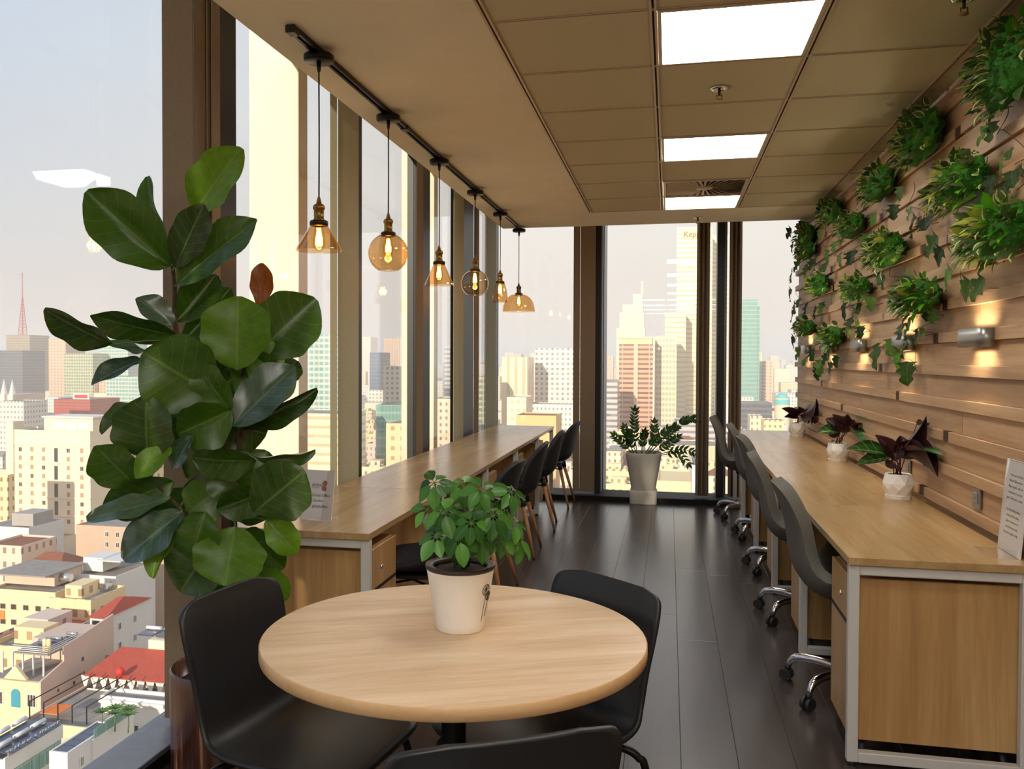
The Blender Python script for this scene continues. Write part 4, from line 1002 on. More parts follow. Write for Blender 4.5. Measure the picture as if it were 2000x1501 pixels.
for (cx, cy, wd, ht, big, lb) in CLUMP:
    c = onx(cx, cy, 1.125); D = (c-CAM).dot(FW)
    g0, g1 = onx(cx-wd/2, cy, 1.125), onx(cx+wd/2, cy, 1.125)
    hy = abs(g0.y-g1.y)/2*.92; hz = min(ht*D/FPX/2*.86, .19); hy = min(hy, .34)
    cz = min(c.z, ZC-.03-hz)
    t = thing('wall_planter', lb, 'plant', (BX, c.y, cz), 0, GRP)
    obj('box', MB().bbox(-.05, -.0005, -hy*.55, hy*.55, -hz*.5, hz*.3, .004), 'planter_box', t)
    core = MB()
    n1, n2 = 14, 18; P = []
    for i in range(n1+1):
        a = PI*i/n1; row = []
        for j in range(n2+1):
            b = 2*PI*j/n2; k_ = 1+.12*math.sin(5*a+cx)*math.cos(4*b)+rr.uniform(-.06, .06)*(j not in (0, n2))
            row.append((-.055-.055*math.sin(a)*math.cos(b)*k_ if True else 0, hy*.86*math.cos(a)*k_, hz*.86*math.sin(a)*math.sin(b)*k_))
        P.append(row)
    obj('moss', core.grid(P), 'moss_core', t)
    def spot():
        a = rr.uniform(0, 2*PI); r = math.sqrt(rr.random()); y = hy*r*math.cos(a); z = hz*r*math.sin(a)
        return Vector((-.045-.075*math.sqrt(max(0, 1-r*r)), y, z)), r
    joined = MB(); jm = list(SMALL)
    nleaf = 105 if big else 64; nmoss = 420 if big else 200
    for k in range(nleaf):
        p, r = spot(); zone = p.y/hy
        kind = rr.choice(('variegated_leaf', 'grey_leaf', 'yellow_leaf', 'ivy_leaf', 'variegated_leaf', 'grey_leaf')) if zone > -.2 or rr.random() < .45 else rr.choice(('ivy_leaf', 'moss_leaf', 'variegated_leaf'))
        L = rr.uniform(.042, .074)*(1.0 if big else .9); out = Vector((-.9, p.y/hy*.9, p.z/hz*.7+.12))+Vector((rr.uniform(-.5, .5), rr.uniform(-.6, .6), rr.uniform(-.6, .6))); out.normalize()
        tpt = p+out*L; nr = Vector((-.7, rr.uniform(-.3, .3), .7)); w_ = L*rr.uniform(.48, .70)
        if cz+tpt.z > ZC-.012: tpt.z = ZC-.012-cz
        if big and k < 42: put(SMALL[kind], t, Matrix.Identity(4), p, tpt, w_, nr, 'leaf', rr)
        else: joined.add(SMB[kind], frame(p, tpt, nr) @ Matrix.Diagonal((w_, L, L, 1)));  joined.m[-len(SMB[kind].f):] = [jm.index(kind)]*len(SMB[kind].f)
    for k in range(nmoss):
        p, r = spot()
        if p.y/hy > .15 and p.z/hz > -.2 and rr.random() < .75: continue
        L = rr.uniform(.010, .020); out = Vector((-.8, p.y/hy*.8+rr.uniform(-.5, .5), p.z/hz*.7+rr.uniform(-.5, .5))).normalized()
        joined.add(SMB['moss_leaf'], frame(p, p+out*L, Vector((-.6, 0, .8))) @ Matrix.Diagonal((L*.6, L, L, 1))); joined.m[-len(SMB['moss_leaf'].f):] = [jm.index('moss_leaf')]*len(SMB['moss_leaf'].f)
    o = obj('foliage', joined, jm, t); o['kind'] = 'stuff'
# ------------------------------------------------------------------ ivy strands hanging between the boxes
IVY = [  # list of leaf px (x, y, size px); the stem runs through them
 ('ivy strand with lobed leaves hanging from the top corner planter', [(1940,225,26),(1922,262,40),(1938,255,36),(1970,300,24),(1955,322,26)]),
 ('pale green ivy strand trailing between the mossy and the widest planter', [(1975,345,34),(1990,340,26),(1960,372,34)]),
 ('large dark ivy leaves beside the mossy planter', [(1935,360,36),(1920,388,46),(1905,330,26)]),
 ('ivy strand crossing below the mossy planter', [(1757,375,24),(1745,412,26),(1755,405,26),(1778,415,24),(1780,440,40),(1808,435,40)]),
 ('dark ivy leaf pair at the left of the widest planter', [(1822,480,44),(1832,500,36)]),
 ('ivy strand with three broad leaves above the nearest sconce', [(1848,545,44),(1885,565,42),(1912,563,46)]),
 ('ivy strand hanging from the round planter over the second sconce', [(1808,612,26),(1823,617,28),(1760,645,34),(1774,640,26),(1790,655,30),(1800,650,22)]),
 ('long ivy strand reaching below the second sconce', [(1740,675,30),(1765,682,28),(1752,702,40),(1770,725,40),(1712,692,46)]),
 ('ivy strand left of the moss planter, dark leaves', [(1705,425,24),(1690,470,26),(1662,500,30),(1640,505,26),(1615,500,24)]),
 ('ivy strand between the third row planters', [(1715,540,26),(1725,548,28),(1700,592,26),(1648,605,40),(1675,600,20)]),
 ('sunlit ivy tuft over the third sconce', [(1660,632,26),(1672,640,30),(1655,650,24),(1680,646,22)]),
 ('ivy curtain at the window end, upper strand', [(1542,455,22),(1548,480,20),(1556,520,22),(1545,540,24),(1562,505,22),(1575,525,20)]),
 ('ivy curtain at the window end, middle strand', [(1542,575,24),(1550,600,22),(1548,615,24),(1560,590,20),(1575,600,24),(1590,610,24),(1605,600,22)]),
 ('ivy curtain at the window end, lower strand', [(1548,668,24),(1560,690,24),(1572,705,22),(1585,690,24),(1600,715,26),(1595,730,22)]),
 ('ivy strand trailing from the lowest mossy planter', [(1620,690,24),(1632,705,22),(1612,700,20),(1622,718,24),(1605,725,18)]),
 ('ivy strand hanging left of the pale edged planter', [(1600,455,20),(1592,480,20),(1610,520,22),(1585,515,20),(1630,480,18)]),
]
rr = random.Random(33)
for lb, lv in IVY:
    pts = []
    for (px, py, sz) in lv:
        p = onx(px, py, 1.165+rr.uniform(-.03, .01)); pts.append((p, sz))
    top = max(pts, key=lambda a: a[0].z)[0]
    org = Vector((BX, top.y, top.z)); t = thing('ivy_strand', lb, 'ivy', org, 0, 'ivy strands on the slatted wall'); II = Matrix.Translation(-org)
    chain = sorted(pts, key=lambda a: -a[0].z); line = [Vector((BX-.006, chain[0][0].y+.02, min(chain[0][0].z+.05, ZC-.03)))]+[Vector((BX-.010, a.y, a.z)) for a, _ in chain]
    obj('stem', MB().tube([II @ p for p in (spline(line, 6*len(line)) if len(line) > 2 else line)], .0016, 5), 'vine_stem', t)
    for p, sz in pts:
        D = (p-CAM).dot(FW); L = sz*D/FPX*1.15; a = rr.uniform(-.9, .9); d = (Vector((0, math.sin(a), -math.cos(a)))+Vector((-.25, 0, 0))).normalized()
        b = p-d*L*.45; tip_ = p+d*L*.55
        put(IVM, t, II, b, tip_, L*1.15, Vector((-1, rr.uniform(-.8, .1), rr.uniform(0, .6))), 'leaf', rr)
# ================================================================== the city below
GZ = -64.0
plain('ground_city', srgb(150, 132, 112), .95, var=.25, scale=.02)
struct('ground', MB().box(-9000, 5000, 25, 14000, GZ-1, GZ), 'ground_city')
plain('roof_grey', srgb(150, 142, 134), .9, var=.12, scale=.6)
plain('roof_red', srgb(176, 76, 58), .85, var=.1, scale=1.5)
plain('roof_rust', srgb(140, 84, 62), .85, var=.15, scale=1.5)
plain('wall_cream', srgb(240, 222, 192), .85, var=.03, scale=.3)
plain('wall_white', srgb(226, 222, 214), .85, var=.03, scale=.3)
plain('wall_pink', srgb(210, 184, 166), .85, var=.03, scale=.3)
plain('wall_yellow', srgb(240, 214, 166), .85, var=.03, scale=.3)
plain('wall_orange', srgb(236, 190, 130), .85, var=.04, scale=.3)
plain('wall_tan', srgb(190, 166, 144), .85, var=.03, scale=.3)
plain('wall_grey', srgb(168, 162, 156), .85, var=.04, scale=.3)
plain('window_dark', srgb(70, 62, 56), .25, var=.2, scale=1)
plain('window_tan', srgb(176, 144, 112), .5)
plain('window_teal', srgb(70, 150, 168), .3, var=.1, scale=1)
plain('frame_white', srgb(232, 228, 220), .6)
plain('solar_blue', srgb(74, 84, 104), .18, .2, var=.05, scale=2)
plain('tank_white', srgb(226, 226, 228), .3, .2)
plain('tank_steel', srgb(196, 196, 194), .25, .7)
plain('tarp_orange', srgb(236, 128, 56), .7)
plain('drape_white', srgb(240, 232, 214), .8)
plain('tree_green', srgb(66, 92, 40), .9, var=.5, scale=.9)
plain('palm_green', srgb(84, 118, 56), .7, var=.3, scale=2)
plain('sign_red', srgb(200, 50, 44), .6)
plain('letter_steel', srgb(214, 210, 204), .3, .6)
plain('teal_paint', srgb(110, 200, 200), .7)
facade('f_white_grid', srgb(238, 226, 208), srgb(150, 140, 130), 3.4, 3.6, .48, .45)
facade('f_cream_band', srgb(244, 228, 190), srgb(212, 190, 148), 3.9, 60.0, .34, 1.0, .35)
facade('f_cream_glass', srgb(232, 220, 184), srgb(190, 184, 158), 3.9, 2.4, .55, .7, .3, 0, .12)
facade('f_brown_band', srgb(214, 160, 124), srgb(130, 84, 64), 3.4, 90.0, .45, 1.0)
facade('f_brown_fin', srgb(226, 176, 140), srgb(150, 100, 78), 3.4, 1.6, .45, .5)
facade('f_teal_glass', srgb(150, 186, 174), srgb(116, 164, 152), 4.0, 1.8, .7, .85, .2, 0, .08)
facade('f_blue_glass', srgb(96, 116, 140), srgb(66, 84, 110), 3.8, 2.0, .7, .9, .2, 0, .08)
facade('f_dark_glass', srgb(110, 112, 116), srgb(78, 84, 94), 3.8, 1.6, .6, .9, .2, 0, .1)
facade('f_tan_glass', srgb(176, 158, 132), srgb(140, 128, 110), 3.8, 1.6, .6, .9, .2, 0, .1)
facade('f_green_grid', srgb(196, 196, 160), srgb(120, 138, 110), 3.4, 3.0, .6, .7)
facade('f_pink_grid', srgb(224, 188, 158), srgb(176, 140, 118), 3.4, 4.2, .5, .4)
facade('f_peach', srgb(244, 216, 186), srgb(226, 196, 166), 4.0, 3.0, .4, .6)
facade('f_teal_hotel', srgb(206, 210, 190), srgb(110, 172, 170), 3.4, 3.2, .62, .8, .4, 0, .15)
facade('f_grey_band', srgb(196, 190, 186), srgb(120, 118, 120), 3.6, 50.0, .42, 1.0)
facade('f_cream_grid', srgb(240, 216, 168), srgb(196, 164, 122), 3.4, 3.4, .42, .4)
facade('f_cream_col', srgb(244, 222, 182), srgb(216, 188, 150), 60.0, 5.0, 1.0, .4)
facade('f_house_white', srgb(232, 224, 212), srgb(150, 140, 130), 3.3, 2.6, .45, .42)
facade('f_house_cream', srgb(240, 220, 186), srgb(150, 128, 108), 3.3, 2.8, .45, .38)
facade('f_house_pink', srgb(222, 198, 180), srgb(140, 118, 106), 3.3, 2.4, .42, .36)
facade('f_house_yellow', srgb(240, 212, 162), srgb(150, 124, 100), 3.3, 2.6, .42, .4)
facade('f_red_screen', srgb(176, 82, 66), srgb(140, 60, 50), 2.2, 1.2, .4, .5)

def site(px0, px1, yt, d):
    """front-left top corner from a picture point at depth d; front faces -Y"""
    a = at(px0, yt, d); b = ony(px1, yt, a.y)
    return a.x, b.x, a.y, a.z
def block(name, label, cat, px0, px1, yt, d, dep, mat, group=None, roof='roof_grey', parapet=.6, zb=None, top=True):
    x0, x1, y, z = site(px0, px1, yt, d)
    t = thing(name, label, cat, ((x0+x1)/2, y, GZ if zb is None else zb), 0, group); h = z-(GZ if zb is None else zb); hw = (x1-x0)/2
    obj('walls', MB().box(-hw, hw, 0, dep, 0, h-parapet), mat, t)
    if top:
        q = MB().box(-hw+.25, hw-.25, .25, dep-.25, h-parapet, h-parapet+.12)
        obj('roof', q, roof, t)
        p = MB(); 
        p.box(-hw, hw, 0, .25, h-parapet, h); p.box(-hw, hw, dep-.25, dep, h-parapet, h); p.box(-hw, -hw+.25, .25, dep-.25, h-parapet, h); p.box(hw-.25, hw, .25, dep-.25, h-parapet, h)
        obj('parapet', p, mat, t)
    t['h'] = h; t['hw'] = hw
    return t, hw, h
WINM = {}
def winmesh(w_, h_, glass='window_dark', frame_='frame_white', mull=1, rec=.12, fw=.10):
    k = (w_, h_, glass, frame_, mull)
    if k not in WINM:
        q = MB(); q.box(-w_/2, w_/2, -.02, .05, 0, h_, 1)
        for s in (-1, 1): q.box(*sorted((s*w_/2, s*(w_/2-fw))), -rec, .05, 0, h_)
        q.box(-w_/2+fw, w_/2-fw, -rec, .05, 0, fw); q.box(-w_/2+fw, w_/2-fw, -rec, .05, h_-fw, h_)
        for i in range(mull): xx = -w_/2+w_*(i+1)/(mull+1); q.box(xx-.04, xx+.04, -rec, .05, fw, h_-fw)
        WINM[k] = mesh_of(q, [frame_, glass], 'window_mesh')
    return WINM[k]
def windows(t, me, xs, zs, y=0.0, side=None):
    for x_ in xs:
        for z_ in zs:
            if side is None: obj('window', me, None, t, loc=(x_, y, z_))
            else: obj('window', me, None, t, loc=(side, x_, z_), rot=(0, 0, PI/2))

# ---- left view: towers
T = 'tower'
t, hw, h = block('office_tower', 'tan and grey glass tower with a lattice antenna mast', T, 12, 58, 654, 1250, 40, 'f_tan_glass')
q = MB(); ax = -hw*.45
ztip = at(26, 530, 1250).z-GZ
for i in range(12):
    z0, z1 = h+(ztip-h)*.62*i/12, h+(ztip-h)*.62*(i+1)/12; r0, r1 = 6*(1-i/13), 6*(1-(i+1)/13)
    for k in range(4):
        a0, a1 = PI/2*k+.78, PI/2*(k+1)+.78
        q.tube([(ax+r0*math.cos(a0), 20+r0*math.sin(a0), z0), (ax+r1*math.cos(a0), 20+r1*math.sin(a0), z1)], .45, 5)
        q.tube([(ax+r0*math.cos(a0), 20+r0*math.sin(a0), z0), (ax+r1*math.cos(a1), 20+r1*math.sin(a1), z1)], .3, 4)
q.tube([(ax, 20, h+(ztip-h)*.6), (ax, 20, ztip)], .7, 6)
obj('antenna_mast', q, 'sign_red', t, label='thin red lattice antenna mast')
block('office_tower', 'dark blue-grey glass slab in front of the antenna tower', T, -30, 44, 684, 1100, 40, 'f_dark_glass')
block('apartment_tower', 'pinkish beige apartment tower beside the green gridded tower', T, 95, 128, 661, 1000, 34, 'f_pink_grid')
block('apartment_tower', 'green-grey gridded apartment tower above the red block', T, 126, 181, 690, 960, 36, 'f_green_grid')
block('apartment_tower', 'pale green and cream tower half hidden by the fig leaves', T, 196, 250, 655, 980, 36, 'f_teal_hotel')
block('hotel_block', 'cream and green glazed hotel block behind the fig leaves', 'building', 207, 320, 735, 800, 40, 'f_teal_hotel')
t, hw, h = block('theatre_block', 'red-brown screened block with a rooftop billboard', 'building', 105, 176, 779, 620, 34, 'f_red_screen')
b = obj('billboard', MB().box(-hw*.1, hw*.8, 3, 3.6, h, h+4.2), 'frame_white', t); obj('poster', MB().box(hw*.0, hw*.7, 2.9, 3, h+.8, h+3.2), 'sign_red', b)
# church spires
x0, x1, y, z = site(4, 20, 770, 760)
t = thing('church', 'pale church with two pointed spires at the window edge', 'church', ((x0+x1)/2, y, GZ)); hh = z-GZ
obj('nave', MB().box(-7, 7, 2, 40, 0, hh), 'wall_pink', t)
for s in (-1, 1): obj('spire', MB().box(s*4.2-2.4, s*4.2+2.4, 0, 5, 0, hh).lathe([(2.9, hh), (.05, hh+13.5)], 8, (s*4.2, 2.5, 0), sm=False), 'wall_white', t)

# ---- the cream hotel
t, hw, h = block('hotel_building', 'tall cream hotel with rows of small arched windows', 'building', 15, 176, 838, 330, 15, 'wall_cream', parapet=.9)
me1 = winmesh(1.5, 1.9, 'window_tan', 'wall_cream', 0); me2 = winmesh(1.5, 1.7, 'window_dark', 'wall_cream', 1)
sx_ = 2*hw/161.0
cols = [-hw+(p-15)*sx_ for p in (40, 63, 86, 134, 160)]
for r_ in range(9):
    z_ = h-8.2-r_*3.3
    for c_ in cols: obj('window', me1 if (r_+int(c_)) % 4 else me2, None, t, loc=(c_, 0, z_))
xc = -hw+(110-15)*sx_
for r_ in range(4): obj('stair_window', MB().box(xc-.75, xc+.75, -.04, .1, h-11.9-r_*6.6, h-6.6-r_*6.6), 'window_dark', t)
for r_ in range(5): obj('ledge', MB().box(-hw, hw, -.3, 0, h-5.5-r_*6.6, h-5.1-r_*6.6), 'wall_cream', t)
pe = obj('penthouse', MB().box(-hw+(80-15)*sx_, hw-.3, 2, 14, h-1, h+4.6), 'wall_cream', t)
for k in range(3): obj('glazing', MB().box(-hw+(98+24*k-15)*sx_, -hw+(119+24*k-15)*sx_, 1.9, 2, h+.6, h+3.2), 'wall_white', pe)
obj('roof_slab', MB().box(-hw+(78-15)*sx_, hw+.4, 1.2, 14.5, h+4.6, h+5.2), 'wall_white', pe)
obj('lift_tower', MB().box(-hw-.4, -hw+(28-15)*sx_, -.6, 5, 0, h+3.0), 'wall_cream', t)
block('office_block', 'low white office block left of the red screened block', 'building', -4, 46, 783, 560, 22, 'f_house_white')
block('office_block', 'yellow-orange building at the left window edge beside the cream hotel', 'building', -40, 15, 925, 300, 3, 'f_house_yellow')
t, hw, h = block('office_block', 'tan blank-walled building behind the rooftops with few white windows', 'building', 148, 330, 1024, 215, 22, 'wall_tan')
me = winmesh(1.0, 1.3); sx_ = 2*hw/182
for r_ in range(6):
    for pxc in (210, 231): obj('window', me, None, t, loc=(-hw+(pxc-148)*sx_, 0, h-2.6-r_*2.5))
for r_ in range(7):
    for pxc in (273, 293): obj('window', me, None, t, loc=(-hw+(pxc-148)*sx_, 0, h-8.2-r_*2.5))
# ---- nearer roofs
t, hw, h = block('town_house', 'white house with a dark side behind the old grey roof', 'house', -30, 56, 1026, 240, 14, 'wall_white')
obj('roof_room', MB().box(.0, hw-.2, 2, 10, h, h+3.4), 'wall_grey', t)
block('town_house', 'weathered grey concrete house with an open frame', 'house', -30, 42, 1062, 205, 12, 'f_house_pink', roof='roof_rust')
t, hw, h = block('corner_building', 'cream tiled corner building with dark square windows and an orange sign', 'building', -20, 108, 1148, 172, 16, 'wall_yellow')
sx_ = 2*hw/128; me = winmesh(1.35, 1.15, 'window_dark', 'wall_tan', 0, .06)
for z_ in (h-3.9, h-6.9): windows(t, me, [-hw+(p+20)*sx_ for p in (6, 27, 51, 75, 96)], [z_])
obj('sign_panel', MB().box(-hw+.2, -hw+(10+20)*sx_, -.2, 0, h-5.9, h-4.2), 'tarp_orange', t)
obj('roof_room', MB().box(-hw, hw*.55, 4, 12, h, h+2.4), 'wall_pink', t); obj('canopy', MB().box(-hw-1, hw*.6, 1, 13, h+2.4, h+2.7), 'roof_grey', t)
o = obj('water_tank', MB().tube([(hw*.55, 6, h+1.4), (hw*.85, 6, h+1.4)], .8, 14), 'tank_steel', t)
t, hw, h = block('town_house', 'long white house with roof terraces behind the red hip roof', 'house', 140, 226, 1120, 180, 14, 'wall_white')
sx_ = 2*hw/86; windows(t, winmesh(1.0, 1.5), [-hw+(p-140)*sx_ for p in (160, 185, 205, 222)], [h-4, h-7.4]); obj('roof_room', MB().box(-hw+.5, 0, 3, 9, h, h+2.8), 'wall_white', t)
obj('canopy', MB().box(-1, hw-.3, 2, 12, h+2.4, h+2.6), 'wall_white', t)
# pitched roofs helper
def hip(hw, d, z, rise, ov=.5, ridge=.5):
    q = MB(); a = hw+ov; r = hw*ridge
    q.v = [(-a, -ov, z), (a, -ov, z), (a, d+ov, z), (-a, d+ov, z), (-r, d/2, z+rise), (r, d/2, z+rise)]
    for f in ((0, 1, 5, 4), (1, 2, 5), (2, 3, 4, 5), (3, 0, 4), (3, 2, 1, 0)): q.face(f)
    return q
t, hw, h = block('town_house', 'narrow white house with a red tiled hip roof and arched loggia', 'house', 176, 205, 1200, 150, 14, 'wall_white', top=False)
obj('hip_roof', hip(hw, 13, h-.4, 1.9, .4, .35), 'roof_red', t)
windows(t, winmesh(1.1, 1.6), [-.6], [h-3.2, h-6.4, h-9.6]); windows(t, winmesh(.9, 1.3), [4, 8.5], [h-3.6, h-7.0], 0, hw)
obj('loggia', MB().box(-hw*.7, hw*.3, -.15, 0, h-3.0, h-.9), 'window_dark', t)
# pink party wall with the yellow gabled front
t, hw, h = block('town_house', 'yellow gabled house with a teal arched window and a pink side wall', 'house', -22, 76, 1316, 128, 17, 'wall_yellow', top=False)
sx_ = 2*hw/98
q = MB(); q.v = [(hw, 0, 0), (hw, 17, 0), (hw, 17, h+4.6), (hw, 5, h+3.1), (hw, 5, h+.9), (hw, 0, h-.4), (hw+.3, 0, 0), (hw+.3, 17, 0), (hw+.3, 17, h+4.6), (hw+.3, 5, h+3.1), (hw+.3, 5, h+.9), (hw+.3, 0, h-.4)]
q.face(range(6)); q.face([11, 10, 9, 8, 7, 6])
for i in range(6): j = (i+1) % 6; q.face((i, i+6, j+6, j))
obj('party_wall', q, 'wall_pink', t)
for (yy, zz, s) in ((9, h-.5, .5), (3.5, h-3.2, .35), (7, h-3.4, .4), (9.4, h-2.6, .3), (9.4, h-5.0, .3)): obj('vent_opening', MB().box(hw+.28, hw+.34, yy, yy+s, zz, zz+s*1.3), 'window_dark', t)
gx = -hw+(31+22)*sx_
q = MB(); q.v = [(gx-1.9, -.15, h-.3), (gx+1.9, -.15, h-.3), (gx, -.15, h+1.7), (gx-1.9, .4, h-.3), (gx+1.9, .4, h-.3), (gx, .4, h+1.7)]
for f in ((0, 1, 2), (3, 5, 4), (0, 3, 4, 1), (1, 4, 5, 2), (2, 5, 3, 0)): q.face(f)
obj('gable', q, 'wall_yellow', t)
q = MB(); q.v = [(gx-.75, -.1, h-4.4)]+[(gx+.75*math.cos(PI-PI*k/10), -.1, h-2.5+.75*math.sin(PI*k/10)) for k in range(11)]+[(gx+.75, -.1, h-4.4)]; q.face(range(len(q.v))[::-1]) ; n_ = len(q.v)
q.v += [(a, .02, c) for a, b, c in q.v]; q.face(range(n_, 2*n_))
for i in range(n_): j = (i+1) % n_; q.face((i, j, j+n_, i+n_))
obj('arched_window', q, 'window_teal', t)
windows(t, winmesh(1.5, 1.9, 'window_dark', 'frame_white', 2), [gx-2.9, gx+2.7], [h-4.2])
obj('roof', MB().box(-hw, hw, .3, 17, h-.7, h-.5), 'roof_grey', t)
obj('upper_storey', MB().box(-hw, hw-.05, 9, 17, h-.5, h+2.6), 'wall_pink', t)
for k in range(5): obj('roof_post', MB().box(-hw+.3+k*1.75, -hw+.5+k*1.75, 2.2, 2.4, h-.5, h+2.6), 'frame_white', t)
obj('roof_deck', MB().box(-hw+2.4, hw-.1, 2, 9.2, h+2.6, h+2.8), 'roof_grey', t)
for k in range(4): obj('roof_railing', MB().box(-hw+2.4, hw-.1, 2, 2.06, h+3.0+k*.28, h+3.07+k*.28).box(hw-.16, hw-.1, 2, 9, h+3.0+k*.28, h+3.07+k*.28), 'frame_white', t)
for k, (xx, yy) in enumerate(((gx+.2, 4), (gx+1.2, 5.5), (gx+2, 8))):
    pn = obj('solar_panel', MB().box(xx-.9, xx+.9, yy, yy+1.6, h+3.0, h+3.08), 'solar_blue', t)
    obj('water_tank', MB().tube([(xx-.9, yy+1.7, h+3.5), (xx+.9, yy+1.7, h+3.5)], .28, 12), 'tank_steel', pn)
for xx in (gx+2.0, gx+2.7): obj('water_tank', MB().lathe([(.0001, h+2.8), (.32, h+2.8), (.32, h+4.4), (.2, h+4.6), (.0001, h+4.6)], 14, (xx, 3.6, 0)), 'wall_yellow', t)
# restaurant terrace with red roof
t, hw, h = block('restaurant_building', 'terrace restaurant with a red sheet roof and white drapes', 'building', 172, 345, 1352, 132, 16, 'wall_tan', top=False)
sx_ = 2*hw/173
q = MB(); q.v = [(-hw+.2, -1.2, h+3.1), (hw, -1.2, h+3.1), (hw, 6, h+5.2), (-hw+1.6, 6, h+5.2), (-hw+.2, -1.2, h+2.95), (hw, -1.2, h+2.95), (hw, 6, h+5.05), (-hw+1.6, 6, h+5.05)]
for f in ((0, 1, 2, 3), (7, 6, 5, 4), (0, 4, 5, 1), (1, 5, 6, 2), (2, 6, 7, 3), (3, 7, 4, 0)): q.face(f)
obj('red_roof', q, 'roof_red', t)
obj('terrace_floor', MB().box(-hw, hw, -1.2, 6, h-.1, h+.3), 'frame_white', t)
obj('inner_wall', MB().box(-hw+.4, hw, 3.5, 4, h+.3, h+4.4), 'window_dark', t)
obj('balustrade', MB().box(-hw, hw, -1.2, -1.1, h+.3, h+1.2), 'drape_white', t)
for k in range(9):
    xx = -hw+.3+k*1.55; obj('post', MB().box(xx-.08, xx+.08, -1.15, -1.0, h+.3, h+3.1), 'frame_white', t)
    q = MB()
    for s in (-1, 1):
        b = len(q.v); q.v += [(xx, -1.05, h+3.0), (xx+s*.72, -1.05, h+3.0), (xx+s*.14, -1.05, h+1.3), (xx, -1.05, h+1.3), (xx, -.98, h+3.0), (xx+s*.72, -.98, h+3.0), (xx+s*.14, -.98, h+1.3), (xx, -.98, h+1.3)]
        for f in ((0, 1, 2, 3), (7, 6, 5, 4), (1, 5, 6, 2), (0, 4, 5, 1)): q.face([b+i for i in f])
    obj('drape', q, 'drape_white', t)
for k in range(5): xx = -hw+.4+k*3.1; obj('lower_post', MB().box(xx-.2, xx+.2, -1.1, -.7, h-3.0, h-.1), 'wall_cream', t)
obj('lower_recess', MB().box(-hw+.3, hw, -.3, .02, h-3.0, h-.15), 'window_dark', t)
obj('upper_block', MB().box(-hw*.15, hw, 6, 13, h+4.8, h+6.6), 'wall_cream', t)
for k in range(3): pn = obj('solar_panel', MB().box(-hw*.5+k*3.2, -hw*.5+k*3.2+2.6, 7, 9.5, h+6.8, h+7.0), 'solar_blue', t); obj('water_tank', MB().tube([(-hw*.5+k*3.2, 9.6, h+7.3), (-hw*.5+k*3.2+2.6, 9.6, h+7.3)], .3, 12), 'tank_white', pn)
# white colonial building
t, hw, h = block('colonial_building', 'white colonial building with white framed windows under the terrace', 'building', 196, 350, 1357, 122, 3, 'wall_white')
sx_ = 2*hw/154
windows(t, winmesh(1.5, 1.5, 'window_dark', 'frame_white', 1), [-hw+(p-196)*sx_ for p in (226, 263, 303, 340)], [h-5.1])
windows(t, winmesh(1.6, 2.4, 'window_dark', 'frame_white', 1), [-hw+(p-196)*sx_ for p in (226, 263, 303, 340)], [h-9.6, h-14.2])
for z_ in (h-.6, h-6.0, h-10.6): obj('cornice', MB().box(-hw, hw+.3, -.45, 0, z_-.25, z_+.25), 'wall_white', t)
# grey rooftop yard
t, hw, h = block('rooftop_yard', 'flat rooftop yard with an orange tarp and a red water tank', 'building', 40, 190, 1408, 118, 16, 'wall_pink')
obj('tarp', MB().box(-hw+2.2, -hw+5.0, 1.0, 4.2, h+.9, h+1.0), 'tarp_orange', t)
for k in range(5): obj('frame_bar', MB().box(-hw+.5+k*2.2, -hw+.62+k*2.2, 1, 12, h+2.3, h+2.42).box(-hw+.5+k*2.2, -hw+.62+k*2.2, 1, 1.12, h, h+2.3), 'mullion_dark', t)
obj('red_tank', MB().lathe([(.0001, h), (.6, h), (.6, h+.7), (.3, h+1.1), (.0001, h+1.15)], 14, (-hw+6.2, 13, 2.2)), 'sign_red', t)
obj('wall_cap', MB().box(-hw, hw, -.3, 0, h-1.4, h+.2), 'wall_yellow', t)
# solar roof with lettering
t, hw, h = block('workshop_building', 'white building with big blue solar water heaters and roof lettering', 'building', -60, 6, 1476, 98, 9.5, 'wall_white', roof='roof_grey')
for k in range(2):
    for j in range(6):
        pn = obj('solar_panel', MB().bbox(-hw+.4+k*2.6, -hw+2.5+k*2.6, .6+j*1.4, 1.9+j*1.4, h+.5, h+.58, .02), 'solar_blue', t)
        if j % 2 == 0: obj('water_tank', MB().tube([(-hw+.3+k*2.6, .7+j*1.4, h+.95), (-hw+.3+k*2.6, 2.9+j*1.4, h+.95)], .26, 14), 'tank_white', pn)
obj('fascia', MB().box(hw, hw+.25, 0, 9.5, h-1.5, h+.2), 'wall_white', t)
text('roof_lettering', 'TRADING & SERVICE', .95, 'letter_steel', t, Matrix.Translation((hw+.15, .3, h+.2)) @ Matrix.Rotation(PI/2, 4, 'Z') @ Matrix.Rotation(PI/2, 4, 'X'), .05)
for j in range(7): obj('window_bay', MB().box(hw, hw+.1, .4+j*1.3, 1.5+j*1.3, h-3.6, h-1.7), 'f_teal_glass', t)
t, hw, h = block('white_building', 'white building with a blue glass roof and two small windows', 'building', 96, 132, 1466, 100, 8.6, 'wall_white')
windows(t, winmesh(.7, 1.2), [2.4, 5.6], [h-2.6, h-4.6], 0, hw)
for j in range(5): obj('roof_panel', MB().box(-hw+.3, hw-.3, .4+j*1.6, 1.9+j*1.6, h-.2, h-.1), 'solar_blue', t)
t, hw, h = block('roof_garden', 'white walled roof garden with small palms and a glass rail', 'building', 150, 182, 1440, 104, 8, 'wall_white')
obj('glass_rail', MB().box(hw-.06, hw, .2, 7.8, h, h+1.1), 'f_teal_glass', t)
PALM = MB(); PALM.tube([(0, 0, 0), (.05, 0, 1.0), (0, .05, 2.0)], [.09, .06, .05], 6)
